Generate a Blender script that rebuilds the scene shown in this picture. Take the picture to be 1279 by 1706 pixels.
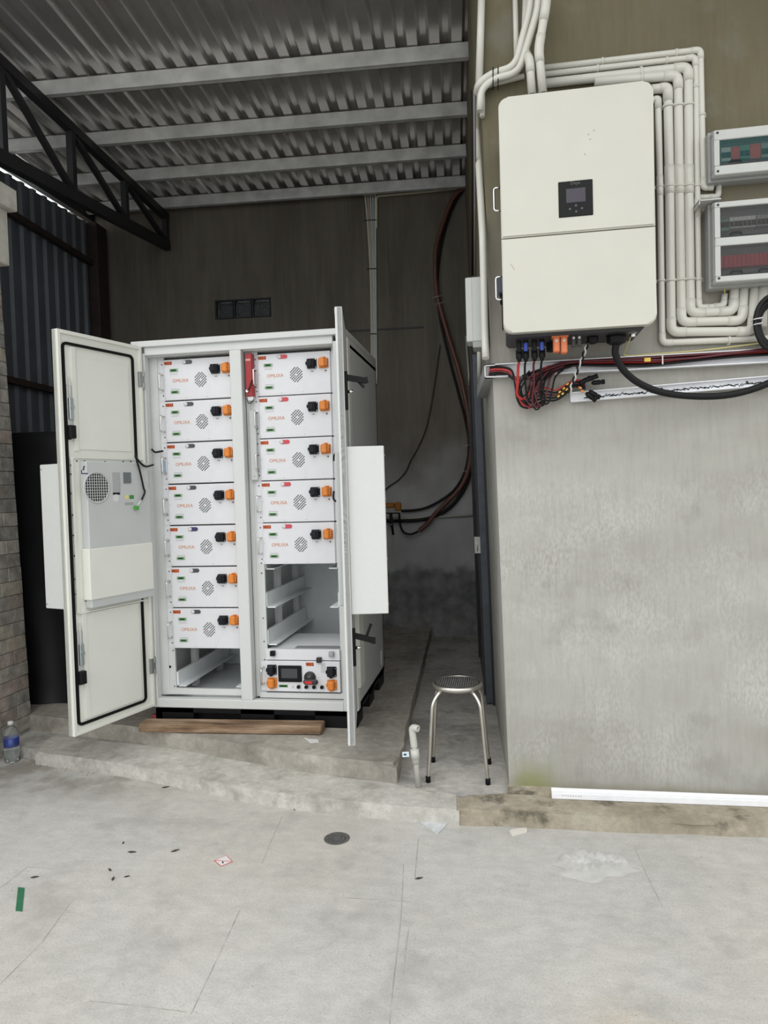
import bpy, bmesh, math, random
from mathutils import Vector, Matrix
random.seed(7)
PI = math.pi
C = bpy.context.scene.collection
SC = bpy.context.scene
for o in list(bpy.data.objects): bpy.data.objects.remove(o)

# ------------------------------------------------------------------ camera, sky, exposure
F = 1180.0; EYE = Vector((0, 0, 1.55))
def cam_rows(yaw, pitch, roll):
    cy, sy, cp, sp, cr, sr = math.cos(yaw), math.sin(yaw), math.cos(pitch), math.sin(pitch), math.cos(roll), math.sin(roll)
    W = Matrix(((1, 0, 0), (0, 0, -1), (0, 1, 0)))
    Ry = Matrix(((cy, 0, sy), (0, 1, 0), (-sy, 0, cy)))
    Rp = Matrix(((1, 0, 0), (0, cp, -sp), (0, sp, cp)))
    Rr = Matrix(((cr, -sr, 0), (sr, cr, 0), (0, 0, 1)))
    return Rr @ Rp @ Ry @ W
RW = cam_rows(.1642, .0323, -.0290)
cd = bpy.data.cameras.new('camera'); co = bpy.data.objects.new('camera', cd); C.objects.link(co)
cd.sensor_fit = 'HORIZONTAL'; cd.sensor_width = 36.0; cd.lens = F / 1279.0 * 36.0
cd.clip_start = .05; cd.clip_end = 400
m3 = Matrix((RW[0], -RW[1], -RW[2])).transposed()
co.matrix_world = Matrix.Translation(EYE) @ m3.to_4x4()
SC.camera = co

w = bpy.data.worlds.new('overcast_sky'); SC.world = w; w.use_nodes = True
nt = w.node_tree; nt.nodes.clear()
wo = nt.nodes.new('ShaderNodeOutputWorld'); bg = nt.nodes.new('ShaderNodeBackground')
tc = nt.nodes.new('ShaderNodeTexCoord'); sp = nt.nodes.new('ShaderNodeSeparateXYZ'); mr = nt.nodes.new('ShaderNodeValToRGB')
nt.links.new(tc.outputs['Generated'], sp.inputs[0]); nt.links.new(sp.outputs['Z'], mr.inputs[0])
mr.color_ramp.elements[0].position = 0.0; mr.color_ramp.elements[0].color = (.62, .66, .68, 1)
mr.color_ramp.elements[1].position = .9; mr.color_ramp.elements[1].color = (1, 1, .99, 1)
nt.links.new(mr.outputs[0], bg.inputs['Color']); bg.inputs['Strength'].default_value = 1.0
nt.links.new(bg.outputs[0], wo.inputs[0])
sl = bpy.data.lights.new('sun', 'SUN'); so = bpy.data.objects.new('sun', sl); C.objects.link(so)
sl.energy = 0.55; sl.angle = math.radians(70); sl.color = (1, .98, .94)
so.rotation_euler = (math.radians(48), 0, math.radians(-12))
so.location = (0, -3, 8)
SC.view_settings.view_transform = 'Standard'; SC.view_settings.look = 'None'
SC.view_settings.gamma = 1.0; SC.view_settings.use_curve_mapping = False
SC.view_settings.exposure = 0.75

# ------------------------------------------------------------------ measured planes of the place
def ray(x, y): return RW.transposed() @ Vector((x - 639.5, y - 853, F))
def U(x, y, Y):                       # on the plane Y = const (parallel to the right-hand wall)
    d = ray(x, y); return EYE + d * (Y / d.y)
def G(x, y, z):                       # on a level surface
    d = ray(x, y); return EYE + d * ((z - EYE.z) / d.z)
SH = math.radians(3.63)               # the shed stands at a small angle to the wall
XP = Vector((math.cos(SH), math.sin(SH), 0)); YP = Vector((-math.sin(SH), math.cos(SH), 0)); ZP = Vector((0, 0, 1))
B0 = Vector((-.22, 7.04, 0))          # foot of the shed's inner right corner
MS = Matrix((XP.to_4d(), YP.to_4d(), ZP.to_4d(), (0, 0, 0, 1))).transposed(); MS[3] = (0, 0, 0, 1)
MS = Matrix.Translation(B0) @ MS      # shed frame: u along back wall, v depth (0 at back wall), z
def PL(x, y, n, p0):
    d = ray(x, y); return EYE + d * (n.dot(p0 - EYE) / n.dot(d))
def B(x, y, off=.02): return PL(x, y, YP, B0 - YP * off)       # on the back wall
CR0 = Vector((.006, 3.475, 0))
def AL(x, y, off=.02):                                           # on the alley face of the right wall
    return PL(x, y, XP, Vector((-.03, 3.475, 0)) - XP * off)

# ------------------------------------------------------------------ materials
MATS = {}
def srgb(r, g, b):
    f = lambda c: (c / 255 / 12.92) if c <= 10 else ((c / 255 + .055) / 1.055) ** 2.4
    return (f(r), f(g), f(b), 1)
def mat(name, col, rough=.5, metal=0, noise=0, nscale=30, bump=0, bscale=60, trans=0, ior=1.45, coat=0, alpha=1, spec=.5):
    if name in MATS: return MATS[name]
    m = bpy.data.materials.new(name); m.use_nodes = True; n = m.node_tree; p = n.nodes['Principled BSDF']
    p.inputs['Roughness'].default_value = rough; p.inputs['Metallic'].default_value = metal
    p.inputs['Specular IOR Level'].default_value = spec
    if trans: p.inputs['Transmission Weight'].default_value = trans; p.inputs['IOR'].default_value = ior
    if alpha < 1: p.inputs['Alpha'].default_value = alpha
    col = tuple(col) if len(col) == 4 else tuple(col) + (1,)
    t = n.nodes.new('ShaderNodeTexCoord')
    nz = n.nodes.new('ShaderNodeTexNoise'); nz.inputs['Scale'].default_value = nscale; nz.inputs['Detail'].default_value = 5
    n.links.new(t.outputs['Object'], nz.inputs['Vector'])
    r = n.nodes.new('ShaderNodeValToRGB'); a = noise or .03
    r.color_ramp.elements[0].position = .3; r.color_ramp.elements[1].position = .7
    r.color_ramp.elements[0].color = tuple(c * (1 - a) for c in col[:3]) + (1,)
    r.color_ramp.elements[1].color = tuple(min(1, c * (1 + a)) for c in col[:3]) + (1,)
    n.links.new(nz.outputs['Fac'], r.inputs[0]); n.links.new(r.outputs[0], p.inputs['Base Color'])
    if bump:
        n2 = n.nodes.new('ShaderNodeTexNoise'); n2.inputs['Scale'].default_value = bscale; n2.inputs['Detail'].default_value = 6
        n.links.new(t.outputs['Object'], n2.inputs['Vector'])
        b = n.nodes.new('ShaderNodeBump'); b.inputs['Strength'].default_value = bump; b.inputs['Distance'].default_value = .01
        n.links.new(n2.outputs['Fac'], b.inputs['Height']); n.links.new(b.outputs[0], p.inputs['Normal'])
    MATS[name] = m; return m

class NT:                               # short-hand for larger node materials
    def __init__(s, name, rough=.9):
        s.m = bpy.data.materials.new(name); s.m.use_nodes = True; s.t = s.m.node_tree; s.p = s.t.nodes['Principled BSDF']
        s.p.inputs['Roughness'].default_value = rough; s.p.inputs['Specular IOR Level'].default_value = .25
        s.tc = s.t.nodes.new('ShaderNodeTexCoord').outputs['Object']; MATS[name] = s.m
        sx = s.t.nodes.new('ShaderNodeSeparateXYZ'); s.t.links.new(s.tc, sx.inputs[0]); s.x, s.y, s.z = sx.outputs
    def noise(s, scale, detail=5, stretch=None, rough=.55, off=0):
        v = s.tc
        mp = s.t.nodes.new('ShaderNodeMapping'); s.t.links.new(v, mp.inputs[0]); v = mp.outputs[0]
        if stretch: mp.inputs['Scale'].default_value = stretch
        mp.inputs['Location'].default_value = (off, off * 1.3, off * .7)
        n = s.t.nodes.new('ShaderNodeTexNoise'); n.inputs['Scale'].default_value = scale; n.inputs['Detail'].default_value = detail; n.inputs['Roughness'].default_value = rough
        s.t.links.new(v, n.inputs['Vector']); return n.outputs['Fac']
    def vor(s, scale):
        n = s.t.nodes.new('ShaderNodeTexVoronoi'); n.inputs['Scale'].default_value = scale; s.t.links.new(s.tc, n.inputs['Vector']); return n.outputs['Distance']
    def ramp(s, v, stops):
        r = s.t.nodes.new('ShaderNodeValToRGB'); e = r.color_ramp.elements
        while len(e) < len(stops): e.new(.5)
        for k, (p, c) in enumerate(stops):
            e[k].position = p; e[k].color = (c, c, c, 1) if isinstance(c, (int, float)) else tuple(c)[:3] + (1,)
        s.t.links.new(v, r.inputs[0]); return r.outputs[0]
    def rng(s, v, a, b, c=0., d=1.):
        n = s.t.nodes.new('ShaderNodeMapRange'); n.clamp = True; n.interpolation_type = 'SMOOTHSTEP'
        for k, x in enumerate((a, b, c, d)): n.inputs[k + 1].default_value = x
        s.t.links.new(v, n.inputs[0]); return n.outputs[0]
    def math(s, op, a, b):
        n = s.t.nodes.new('ShaderNodeMath'); n.operation = op; n.use_clamp = op in ('MULTIPLY',)
        for k, x in enumerate((a, b)):
            if isinstance(x, (int, float)): n.inputs[k].default_value = x
            else: s.t.links.new(x, n.inputs[k])
        return n.outputs[0]
    def mix(s, f, a, b, mode='MIX'):
        n = s.t.nodes.new('ShaderNodeMixRGB'); n.blend_type = mode
        for k, x in enumerate((f, a, b)):
            if isinstance(x, (int, float)): n.inputs[k].default_value = x if k == 0 else (x, x, x, 1)
            elif isinstance(x, tuple): n.inputs[k].default_value = tuple(x)[:3] + (1,)
            else: s.t.links.new(x, n.inputs[k])
        return n.outputs[0]
    def done(s, col, height=None, strength=.3, dist=.01):
        s.t.links.new(col, s.p.inputs['Base Color'])
        if height is not None:
            b = s.t.nodes.new('ShaderNodeBump'); b.inputs['Strength'].default_value = strength; b.inputs['Distance'].default_value = dist
            s.t.links.new(height, b.inputs['Height']); s.t.links.new(b.outputs[0], s.p.inputs['Normal'])
        return s.m

# yard concrete
n = NT('yard_concrete', .92)
big = n.ramp(n.noise(1.3, 7, rough=.6), [(.32, (.49, .483, .46)), (.5, (.545, .535, .51)), (.68, (.585, .575, .545))])
wx = n.math('MULTIPLY', n.rng(n.noise(1.4, 5, off=3.1, stretch=(1, 2.2, 1)), .44, .64), n.math('MULTIPLY', n.rng(n.x, .0, .6), n.rng(n.y, 2.45, 2.1)))
warm = n.mix(n.math('MULTIPLY', wx, .8), big, (.50, .395, .275))
tan = n.mix(n.math('MULTIPLY', n.rng(n.noise(.6, 4, off=11), .48, .62), .5), warm, (.55, .51, .45))
fine = n.mix(n.rng(n.noise(11, 9, rough=.72, stretch=(1, 1.6, 1)), .32, .72), n.mix(.8, tan, (.80, .80, .80), 'MULTIPLY'), tan)
grit = n.mix(n.rng(n.noise(130, 3), .3, .6), n.mix(.7, fine, (.80, .80, .80), 'MULTIPLY'), fine)
spk = n.mix(n.rng(n.noise(70, 3, off=4), .69, .76), grit, (.2, .19, .18))
scuff = n.mix(n.math('MULTIPLY', n.rng(n.noise(3.6, 7, off=8, rough=.68), .50, .70), .48), spk, (.30, .295, .28))
dirt = n.math('MULTIPLY', n.math('MULTIPLY', n.rng(n.x, -1.5, -2.3), n.rng(n.y, 3.15, 3.55)), n.rng(n.noise(6, 6, off=2), .35, .6))
col = n.mix(n.math('MULTIPLY', dirt, .6), scuff, (.17, .15, .12))
YARD = n.done(col, n.noise(45, 7, rough=.65), .3, .006)

# shed floor, pad and kerb concrete
def rough_concrete(name, lo, mid, hi, dirt, dirt_amt, seed):
    n = NT(name, .95)
    c = n.ramp(n.noise(2.5, 7, off=seed), [(.3, lo), (.5, mid), (.72, hi)])
    c = n.mix(n.rng(n.noise(22, 7, rough=.7, off=seed), .35, .75), n.mix(.75, c, (.66, .66, .66), 'MULTIPLY'), c)
    c = n.mix(n.math('MULTIPLY', n.rng(n.noise(4.5, 6, off=seed + 4, rough=.65), .5, .66), dirt_amt), c, dirt)
    return n.done(c, n.noise(30, 8, rough=.7), .55, .012)
KERB = rough_concrete('kerb_concrete', (.52, .505, .46), (.61, .59, .54), (.67, .65, .60), (.22, .205, .17), .45, 2)
PLINTH = rough_concrete('mossy_concrete', (.30, .275, .21), (.44, .39, .30), (.58, .55, .47), (.09, .082, .06), .85, 6)
PAD = rough_concrete('pad_concrete', (.34, .315, .275), (.45, .42, .37), (.56, .525, .465), (.17, .155, .13), .5, 9)
ALLEY = rough_concrete('alley_concrete', (.40, .39, .365), (.54, .525, .49), (.66, .64, .595), (.18, .175, .155), .5, 12)

# right-hand wall render: darker olive higher up, grey with pale bloom below, a green tide mark at the corner
n = NT('wall_render', .93)
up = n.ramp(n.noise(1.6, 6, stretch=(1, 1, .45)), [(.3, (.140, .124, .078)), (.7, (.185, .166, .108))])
lo = n.ramp(n.noise(1.7, 6, off=2, stretch=(.7, 1, 1.5)), [(.3, (.33, .322, .29)), (.5, (.39, .382, .35)), (.72, (.44, .433, .405))])
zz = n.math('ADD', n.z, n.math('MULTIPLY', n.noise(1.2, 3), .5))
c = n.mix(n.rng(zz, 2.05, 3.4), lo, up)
pat = n.rng(n.noise(2.1, 7, off=7, rough=.6, stretch=(1, 1, 1.25)), .36, .68)
spk = n.rng(n.noise(85, 4, off=3, stretch=(1, 1, .45)), .36, .62)
wht = n.math('MULTIPLY', n.math('MULTIPLY', pat, spk), n.math('MULTIPLY', n.rng(n.z, .02, .3), n.rng(n.z, 1.75, 1.35)))
c = n.mix(n.math('MULTIPLY', wht, .62), c, (.53, .53, .51))
c = n.mix(n.math('MULTIPLY', n.rng(n.noise(60, 3, stretch=(1, 1, .12)), .4, .7), .16), c, n.mix(1.0, c, (.6, .59, .57), 'MULTIPLY'))
c = n.mix(n.math('MULTIPLY', n.rng(n.noise(2.6, 5, off=15), .57, .7), .35), c, (.22, .216, .20))
foot = n.rng(n.math('ADD', n.z, n.math('MULTIPLY', n.noise(9, 5, off=2), .12)), .20, .12)
c = n.mix(n.math('MULTIPLY', foot, .5), c, (.26, .24, .18))
gz = n.math('MULTIPLY', n.rng(n.math('ADD', n.z, n.math('MULTIPLY', n.noise(7, 4), .12)), .32, .15), n.math('MULTIPLY', n.rng(n.x, .0, .09), n.rng(n.x, .30, .12)))
c = n.mix(n.math('MULTIPLY', gz, .75), c, (.20, .22, .06))
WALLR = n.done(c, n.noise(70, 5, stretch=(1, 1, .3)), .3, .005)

# back wall: dark cement with long vertical streaks
n = NT('dark_cement', .9)
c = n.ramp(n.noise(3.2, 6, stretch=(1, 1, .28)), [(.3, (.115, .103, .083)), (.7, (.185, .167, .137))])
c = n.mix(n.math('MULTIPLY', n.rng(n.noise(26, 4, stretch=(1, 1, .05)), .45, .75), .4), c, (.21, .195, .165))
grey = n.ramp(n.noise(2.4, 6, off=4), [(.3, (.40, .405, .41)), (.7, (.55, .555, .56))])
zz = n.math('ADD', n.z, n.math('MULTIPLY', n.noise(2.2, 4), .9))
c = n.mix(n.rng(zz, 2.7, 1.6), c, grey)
damp = n.rng(n.math('ADD', n.z, n.math('MULTIPLY', n.noise(5, 6), .35)), .98, .86)
c = n.mix(n.math('MULTIPLY', damp, .75), c, n.ramp(n.noise(8, 7, off=6), [(.35, (.09, .092, .10)), (.7, (.30, .30, .305))]))
bloom = n.math('MULTIPLY', n.rng(n.z, .42, .12), n.rng(n.noise(6, 7, off=9, rough=.7), .5, .62))
c = n.mix(n.math('MULTIPLY', bloom, .6), c, (.42, .40, .35))
scr = n.rng(n.noise(40, 2, stretch=(1, 1, .018), off=21), .765, .79)
c = n.mix(n.math('MULTIPLY', scr, .5), c, (.4, .39, .36))
DARKW = n.done(c, n.noise(40, 5, stretch=(1, 1, .15)), .4, .008)

GALV = mat('galvanised_steel', (.72, .73, .72), .42, .35, .2, 7)
SHEET = mat('zinc_roof_sheet', (.60, .585, .57), .28, .75, .12, 3)
BLUE_SHEET = mat('blue_grey_sheet', (.13, .145, .165), .55, .1, .12, 4)
DARKST = mat('dark_painted_steel', (.03, .03, .034), .5, .3)
RUSTP = mat('brown_painted_steel', (.045, .032, .028), .6, .1, .2, 8)
DOORST = mat('slate_painted_steel', (.075, .085, .105), .45, .2, .2, 12)
WHITE = mat('white_powder_coat', (.63, .64, .63), .42, 0, .015, 40)
INVC = mat('inverter_ivory', (.565, .56, .495), .42, 0, .02, 6)
CREAM = mat('cream_powder_coat', (.74, .745, .685), .42, 0, .02, 6)
PANEL = mat('pack_panel_white', (.715, .715, .745), .4, 0, .015, 20)
INNER = mat('zinc_white_inner', (.80, .83, .84), .4, 0, .05, 8)
ACGREY = mat('grey_sheet_cover', (.53, .55, .545), .45, .05, .03, 5)
GREYP = mat('grey_plastic', (.36, .365, .36), .5, 0, .03)
LGREY = mat('light_grey_plastic', (.52, .53, .51), .45, 0, .02)
BLACK = mat('black_plastic', (.007, .007, .008), .45, 0, .1, spec=.2)
RUBBER = mat('black_rubber', (.008, .008, .008), .8, 0, .1, spec=.15)
NAVY = mat('black_blue_plastic', (.009, .010, .015), .5, spec=.25)
ORANGE = mat('orange_plastic', (.70, .22, .03), .42, 0, .04)
CORAL = mat('coral_plastic', (.68, .19, .075), .42, 0, .04)
TAGO = mat('orange_red_label', (.62, .12, .035), .5)
GREEN = mat('green_label', (.05, .22, .045), .5)
TAGB = mat('label_border_grey', (.42, .47, .42), .5)
DARKINK = mat('dark_ink', (.012, .014, .013), .7, spec=.15)
RED = mat('red_plastic', (.62, .02, .02), .4)
PINKRED = mat('red_button', (.58, .06, .08), .4)
EXTRED = mat('extinguisher_red', (.33, .012, .014), .35, 0, .06)
CHROME = mat('chrome', (.75, .75, .73), .18, 1)
STEEL = mat('stainless_tube', (.60, .58, .53), .3, 1, .08, 20)
SEATM = mat('worn_dark_seat', (.10, .098, .095), .38, .6, .3, 60)
PVC = mat('white_pvc', (.635, .625, .565), .35, 0, .03, 10)
PVCG = mat('pale_grey_pvc', (.52, .51, .47), .45, 0, .06, 14)
BROWNC = mat('brown_corrugated_hose', (.15, .062, .042), .45, 0, .1)
BLACKC = mat('black_cable', (.009, .009, .010), .5, spec=.25)
REDC = mat('red_cable', (.50, .035, .03), .4)
DREDC = mat('dark_red_cable', (.10, .014, .022), .4)
YELC = mat('pale_yellow_wire', (.62, .55, .22), .5)
YTAPE = mat('yellow_tape', (.85, .58, .09), .5)
BLUEP = mat('blue_plastic', (.02, .06, .42), .35)
SCREEN = mat('dark_screen', (.07, .075, .08), .25, spec=.15)
SCREEN2 = mat('grey_screen', (.075, .07, .085), .25, spec=.15)
INK = mat('orange_print', (.60, .22, .09), .6)
INKG = mat('grey_print', (.45, .46, .46), .6)
INKB = mat('navy_print', (.03, .03, .14), .6)
WOOD = NT('weathered_plank', .8)
_c = WOOD.ramp(WOOD.noise(16, 8, stretch=(.14, 1, 1), rough=.68), [(.3, (.05, .03, .018)), (.46, (.20, .13, .08)), (.7, (.42, .31, .22))])
WOOD = WOOD.done(_c, WOOD.noise(30, 5, stretch=(.1, 1, 1)), .5, .006)
GLASS = mat('smoked_window', (.10, .10, .10), .1, 0, 0, alpha=.33, spec=.12)
TGLASS = mat('teal_smoked_window', (.04, .11, .11), .1, 0, 0, alpha=.36, spec=.12)
CLEARP = mat('clear_plastic', (.92, .94, .94), .1, 0, 0, trans=.95, ior=1.3)
FILM = mat('thin_plastic_film', (.85, .85, .84), .12, 0, 0, alpha=.2, spec=1)
VENTG = mat('ribbed_glass', (.10, .11, .11), .15, 0, .3, 30, .3, 120, trans=.25)
LABB = mat('blue_bottle_label', (.02, .04, .20), .4, 0, .5, 40)
WATER = mat('water', (.9, .95, .95), .02, 0, 0, trans=1, ior=1.33)
PAPER = mat('white_paper', (.66, .66, .66), .7)
TAPEG = mat('green_tape', (.03, .15, .075), .5, 0, .1)
TARP = mat('black_tarpaulin', (.008, .008, .010), .55, 0, .2, 6, .3, 8)
PLASTER = mat('white_plaster', (.66, .64, .57), .85, 0, .15, 12, .4, 20)
MORTAR = mat('pale_mortar', (.24, .23, .205), .95, 0, .2, 20)
LEAF = mat('dry_leaf', (.05, .045, .035), .9)

# ------------------------------------------------------------------ mesh helpers
WM = {}                                  # world matrix of every object made here
def root(name, label, cat, loc, rz=0, group=None):
    o = bpy.data.objects.new(name, None); C.objects.link(o); o.empty_display_size = .1
    o.location = loc; o.rotation_euler = (0, 0, rz); o['label'] = label; o['category'] = cat
    if group: o['group'] = group
    WM[o.name] = Matrix.Translation(Vector(loc)) @ Matrix.Rotation(rz, 4, 'Z'); return o
def struct(o): o['kind'] = 'structure'; return o
def sroot(name, loc=(0, 0, 0)):
    o = bpy.data.objects.new(name, None); C.objects.link(o); o.location = loc; o['kind'] = 'structure'
    WM[o.name] = Matrix.Translation(Vector(loc)); return o
def tag(o, label, cat, group=None):
    o['label'] = label; o['category'] = cat
    if group: o['group'] = group
    return o
SPLIT = {'door_channel', 'mounting_ear', 'rack_rail', 'rack_sill', 'jamb_lining', 'rack_post', 'pack_runner', 'shelf_angle', 'pane_edge', 'aircon_flange_strip', 'polarity_mark'}
STUFF = {'ear_screw', 'rail_screw', 'vent_grille', 'small_print', 'panel_screw', 'panel_seam', 'socket_screw', 'flange_screw', 'box_screw', 'cover_screw', 'label_print', 'slot_row', 'fixing_screw', 'scuff_mark', 'print', 'mesh_screen'}
I4 = Matrix.Identity(4)
class MB:
    def __init__(s, frame=None): s.b = bmesh.new(); s.F = frame or I4
    def _tf(s, vs, M=None):
        T = s.F @ M if M is not None else s.F
        for v in vs: v.co = T @ v.co
    def box(s, x0, x1, y0, y1, z0, z1, bev=0, seg=1):
        r = bmesh.ops.create_cube(s.b, size=1); vs = r['verts']
        for v in vs: v.co = Vector(((x0 + x1) / 2 + v.co.x * (x1 - x0), (y0 + y1) / 2 + v.co.y * (y1 - y0), (z0 + z1) / 2 + v.co.z * (z1 - z0)))
        if bev:
            es = list({e for v in vs for e in v.link_edges})
            r2 = bmesh.ops.bevel(s.b, geom=es, offset=bev, segments=seg, affect='EDGES', profile=.5, clamp_overlap=True)
            vs = list({v for f in r2['faces'] for v in f.verts} | {v for v in vs if v.is_valid})
        s._tf(vs); return s
    def obox(s, c, ax, ay, az, sx, sy, sz, bev=0):        # box with its own axes, centred
        M = Matrix((Vector(ax).normalized().to_4d(), Vector(ay).normalized().to_4d(), Vector(az).normalized().to_4d(), (0, 0, 0, 1))).transposed()
        M[3] = (0, 0, 0, 1); M = Matrix.Translation(Vector(c)) @ M
        r = bmesh.ops.create_cube(s.b, size=1); vs = r['verts']
        for v in vs: v.co = Vector((v.co.x * sx, v.co.y * sy, v.co.z * sz))
        if bev:
            es = list({e for v in vs for e in v.link_edges})
            r2 = bmesh.ops.bevel(s.b, geom=es, offset=bev, segments=1, affect='EDGES', clamp_overlap=True)
            vs = list({v for f in r2['faces'] for v in f.verts} | {v for v in vs if v.is_valid})
        s._tf(vs, M); return s
    def beam(s, a, b, wx, wz, up=(0, 0, 1), bev=0):       # box beam between two points
        a, b = Vector(a), Vector(b); d = (b - a); L = d.length; d.normalize(); up = Vector(up)
        sx = d.cross(up); sx = sx.normalized() if sx.length > 1e-4 else Vector((1, 0, 0)); uz = sx.cross(d)
        return s.obox((a + b) / 2, d, sx, uz, L, wx, wz, bev)
    def tube(s, pts, r, n=10, cap=True, closed=False):
        pts = [Vector(p) for p in pts]; N = len(pts); rings = []; up = None
        rr = r if isinstance(r, (list, tuple)) else [r] * N
        for i, p in enumerate(pts):
            t = (pts[(i + 1) % N] - pts[i - 1]) if closed else (pts[min(i + 1, N - 1)] - pts[max(i - 1, 0)])
            t = t.normalized() if t.length > 1e-9 else Vector((0, 0, 1))
            if up is None:
                up = Vector((0, 0, 1)) if abs(t.z) < .9 else Vector((1, 0, 0))
            a = t.cross(up)
            if a.length < 1e-4: a = t.cross(Vector((1, .3, .2)))
            a.normalize(); up = a.cross(t).normalized()
            rings.append([s.b.verts.new(s.F @ (p + (a * math.cos(2 * PI * k / n) + up * math.sin(2 * PI * k / n)) * rr[i])) for k in range(n)])
        for i in range(N if closed else N - 1):
            A, Bq = rings[i], rings[(i + 1) % N]
            for k in range(n):
                f = s.b.faces.new((A[k], A[(k + 1) % n], Bq[(k + 1) % n], Bq[k])); f.smooth = True
        if cap and not closed:
            s.b.faces.new(rings[0][::-1]); s.b.faces.new(rings[-1])
        return s
    def lathe(s, prof, c=(0, 0, 0), ax=(0, 0, 1), n=24, smooth=True):
        c = Vector(c); ax = Vector(ax).normalized(); a = ax.orthogonal().normalized(); b = ax.cross(a); rings = []
        for r, h in prof:
            if r < 1e-6: rings.append([s.b.verts.new(s.F @ (c + ax * h))])
            else: rings.append([s.b.verts.new(s.F @ (c + ax * h + (a * math.cos(2 * PI * k / n) + b * math.sin(2 * PI * k / n)) * r)) for k in range(n)])
        for A, Bq in zip(rings, rings[1:]):
            for k in range(n):
                k2 = (k + 1) % n
                if len(A) == 1 and len(Bq) == 1: continue
                if len(A) == 1: f = s.b.faces.new((A[0], Bq[k2], Bq[k]))
                elif len(Bq) == 1: f = s.b.faces.new((A[k], A[k2], Bq[0]))
                else: f = s.b.faces.new((A[k], A[k2], Bq[k2], Bq[k]))
                f.smooth = smooth
        return s
    def cyl(s, c, ax, r, h, n=20): return s.lathe([(0, 0), (r, 0), (r, h), (0, h)], c, ax, n, False)
    def prism(s, poly, off, smooth=False):                 # polygon (3-D points) pushed along off
        off = Vector(off); A = [s.b.verts.new(s.F @ Vector(p)) for p in poly]; Bq = [s.b.verts.new(s.F @ (Vector(p) + off)) for p in poly]; N = len(poly)
        s.b.faces.new(A[::-1]); s.b.faces.new(Bq)
        for k in range(N): s.b.faces.new((A[k], A[(k + 1) % N], Bq[(k + 1) % N], Bq[k]))
        return s
    def frame(s, x0, x1, z0, z1, wd, y0, y1, bev=0):       # picture frame in the x-z plane
        s.box(x0, x1, y0, y1, z1 - wd, z1, bev); s.box(x0, x1, y0, y1, z0, z0 + wd, bev)
        s.box(x0, x0 + wd, y0, y1, z0 + wd, z1 - wd, bev); s.box(x1 - wd, x1, y0, y1, z0 + wd, z1 - wd, bev); return s
    def grid(s, fn, nu, nv, smooth=True):
        V = [[s.b.verts.new(s.F @ Vector(fn(i / nu, j / nv))) for j in range(nv + 1)] for i in range(nu + 1)]
        for i in range(nu):
            for j in range(nv):
                f = s.b.faces.new((V[i][j], V[i + 1][j], V[i + 1][j + 1], V[i][j + 1])); f.smooth = smooth
        return s
    def build(s, name, m, parent=None, label=None, origin=None, smooth_angle=None):
        bmesh.ops.recalc_face_normals(s.b, faces=s.b.faces)
        inv = WM[parent.name].inverted() if parent is not None else I4
        if parent is None:
            cs = [v.co for v in s.b.verts]
            lo = Vector((min(c.x for c in cs), min(c.y for c in cs), min(c.z for c in cs))); hi = Vector((max(c.x for c in cs), max(c.y for c in cs), max(c.z for c in cs)))
            og = Vector(origin) if origin is not None else Vector(((lo.x + hi.x) / 2, (lo.y + hi.y) / 2, lo.z))
            inv = Matrix.Translation(-og)
        for v in s.b.verts: v.co = inv @ v.co
        if name in SPLIT and parent is not None:
            seen = set(); isl = []
            for v0 in s.b.verts:
                if v0 in seen: continue
                st_ = [v0]; cur = set()
                while st_:
                    v = st_.pop()
                    if v in cur: continue
                    cur.add(v); st_ += [e.other_vert(v) for e in v.link_edges]
                seen |= cur; isl.append(cur)
            o = None
            for cur in isl:
                ix = {}; vs = []
                for v in cur: ix[v] = len(vs); vs.append(v.co.copy())
                fs_ = [f for f in s.b.faces if f.verts[0] in cur]
                me = bpy.data.meshes.new(name); me.from_pydata(vs, [], [[ix[v] for v in f.verts] for f in fs_])
                for pl_, f in zip(me.polygons, fs_): pl_.use_smooth = f.smooth
                me.materials.append(m); o = bpy.data.objects.new(name, me); C.objects.link(o); o.parent = parent; WM[o.name] = WM[parent.name]
                if label: o['label'] = label
            s.b.free(); return o
        me = bpy.data.meshes.new(name); s.b.to_mesh(me); s.b.free()
        for mm in (m if isinstance(m, (list, tuple)) else [m]): me.materials.append(mm)
        o = bpy.data.objects.new(name, me); C.objects.link(o)
        if parent is not None: o.parent = parent; WM[o.name] = WM[parent.name]
        else: o.location = og; WM[o.name] = Matrix.Translation(og)
        if label: o['label'] = label
        if name in STUFF: o['kind'] = 'stuff'
        return o
def copy_tree(o, parent=None):
    c = o.copy(); C.objects.link(c)
    if parent is not None: c.parent = parent
    for ch in list(o.children): copy_tree(ch, c)
    return c
TXT = {}
def text(s, body, size, M, depth=.0006):                  # add flat lettering to a mesh builder; M: x right, y up, z out
    key = (body, depth)
    if key not in TXT:
        cu = bpy.data.curves.new('lettering', 'FONT'); cu.body = body; cu.size = 1; cu.align_x = 'CENTER'; cu.align_y = 'CENTER'; cu.resolution_u = 3; cu.extrude = .02
        ob = bpy.data.objects.new('lettering', cu); C.objects.link(ob)
        dg = bpy.context.evaluated_depsgraph_get(); dg.update()
        me = bpy.data.meshes.new_from_object(ob.evaluated_get(dg)); bpy.data.objects.remove(ob); TXT[key] = me
    me = TXT[key]; k = len(s.b.verts); T = s.F @ M
    vs = [s.b.verts.new(T @ Vector((v.co.x * size, v.co.y * size, depth * (1 if v.co.z > 0 else 0)))) for v in me.vertices]
    for p in me.polygons:
        try: s.b.faces.new([vs[i] for i in p.vertices])
        except ValueError: pass
    return s
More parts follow.
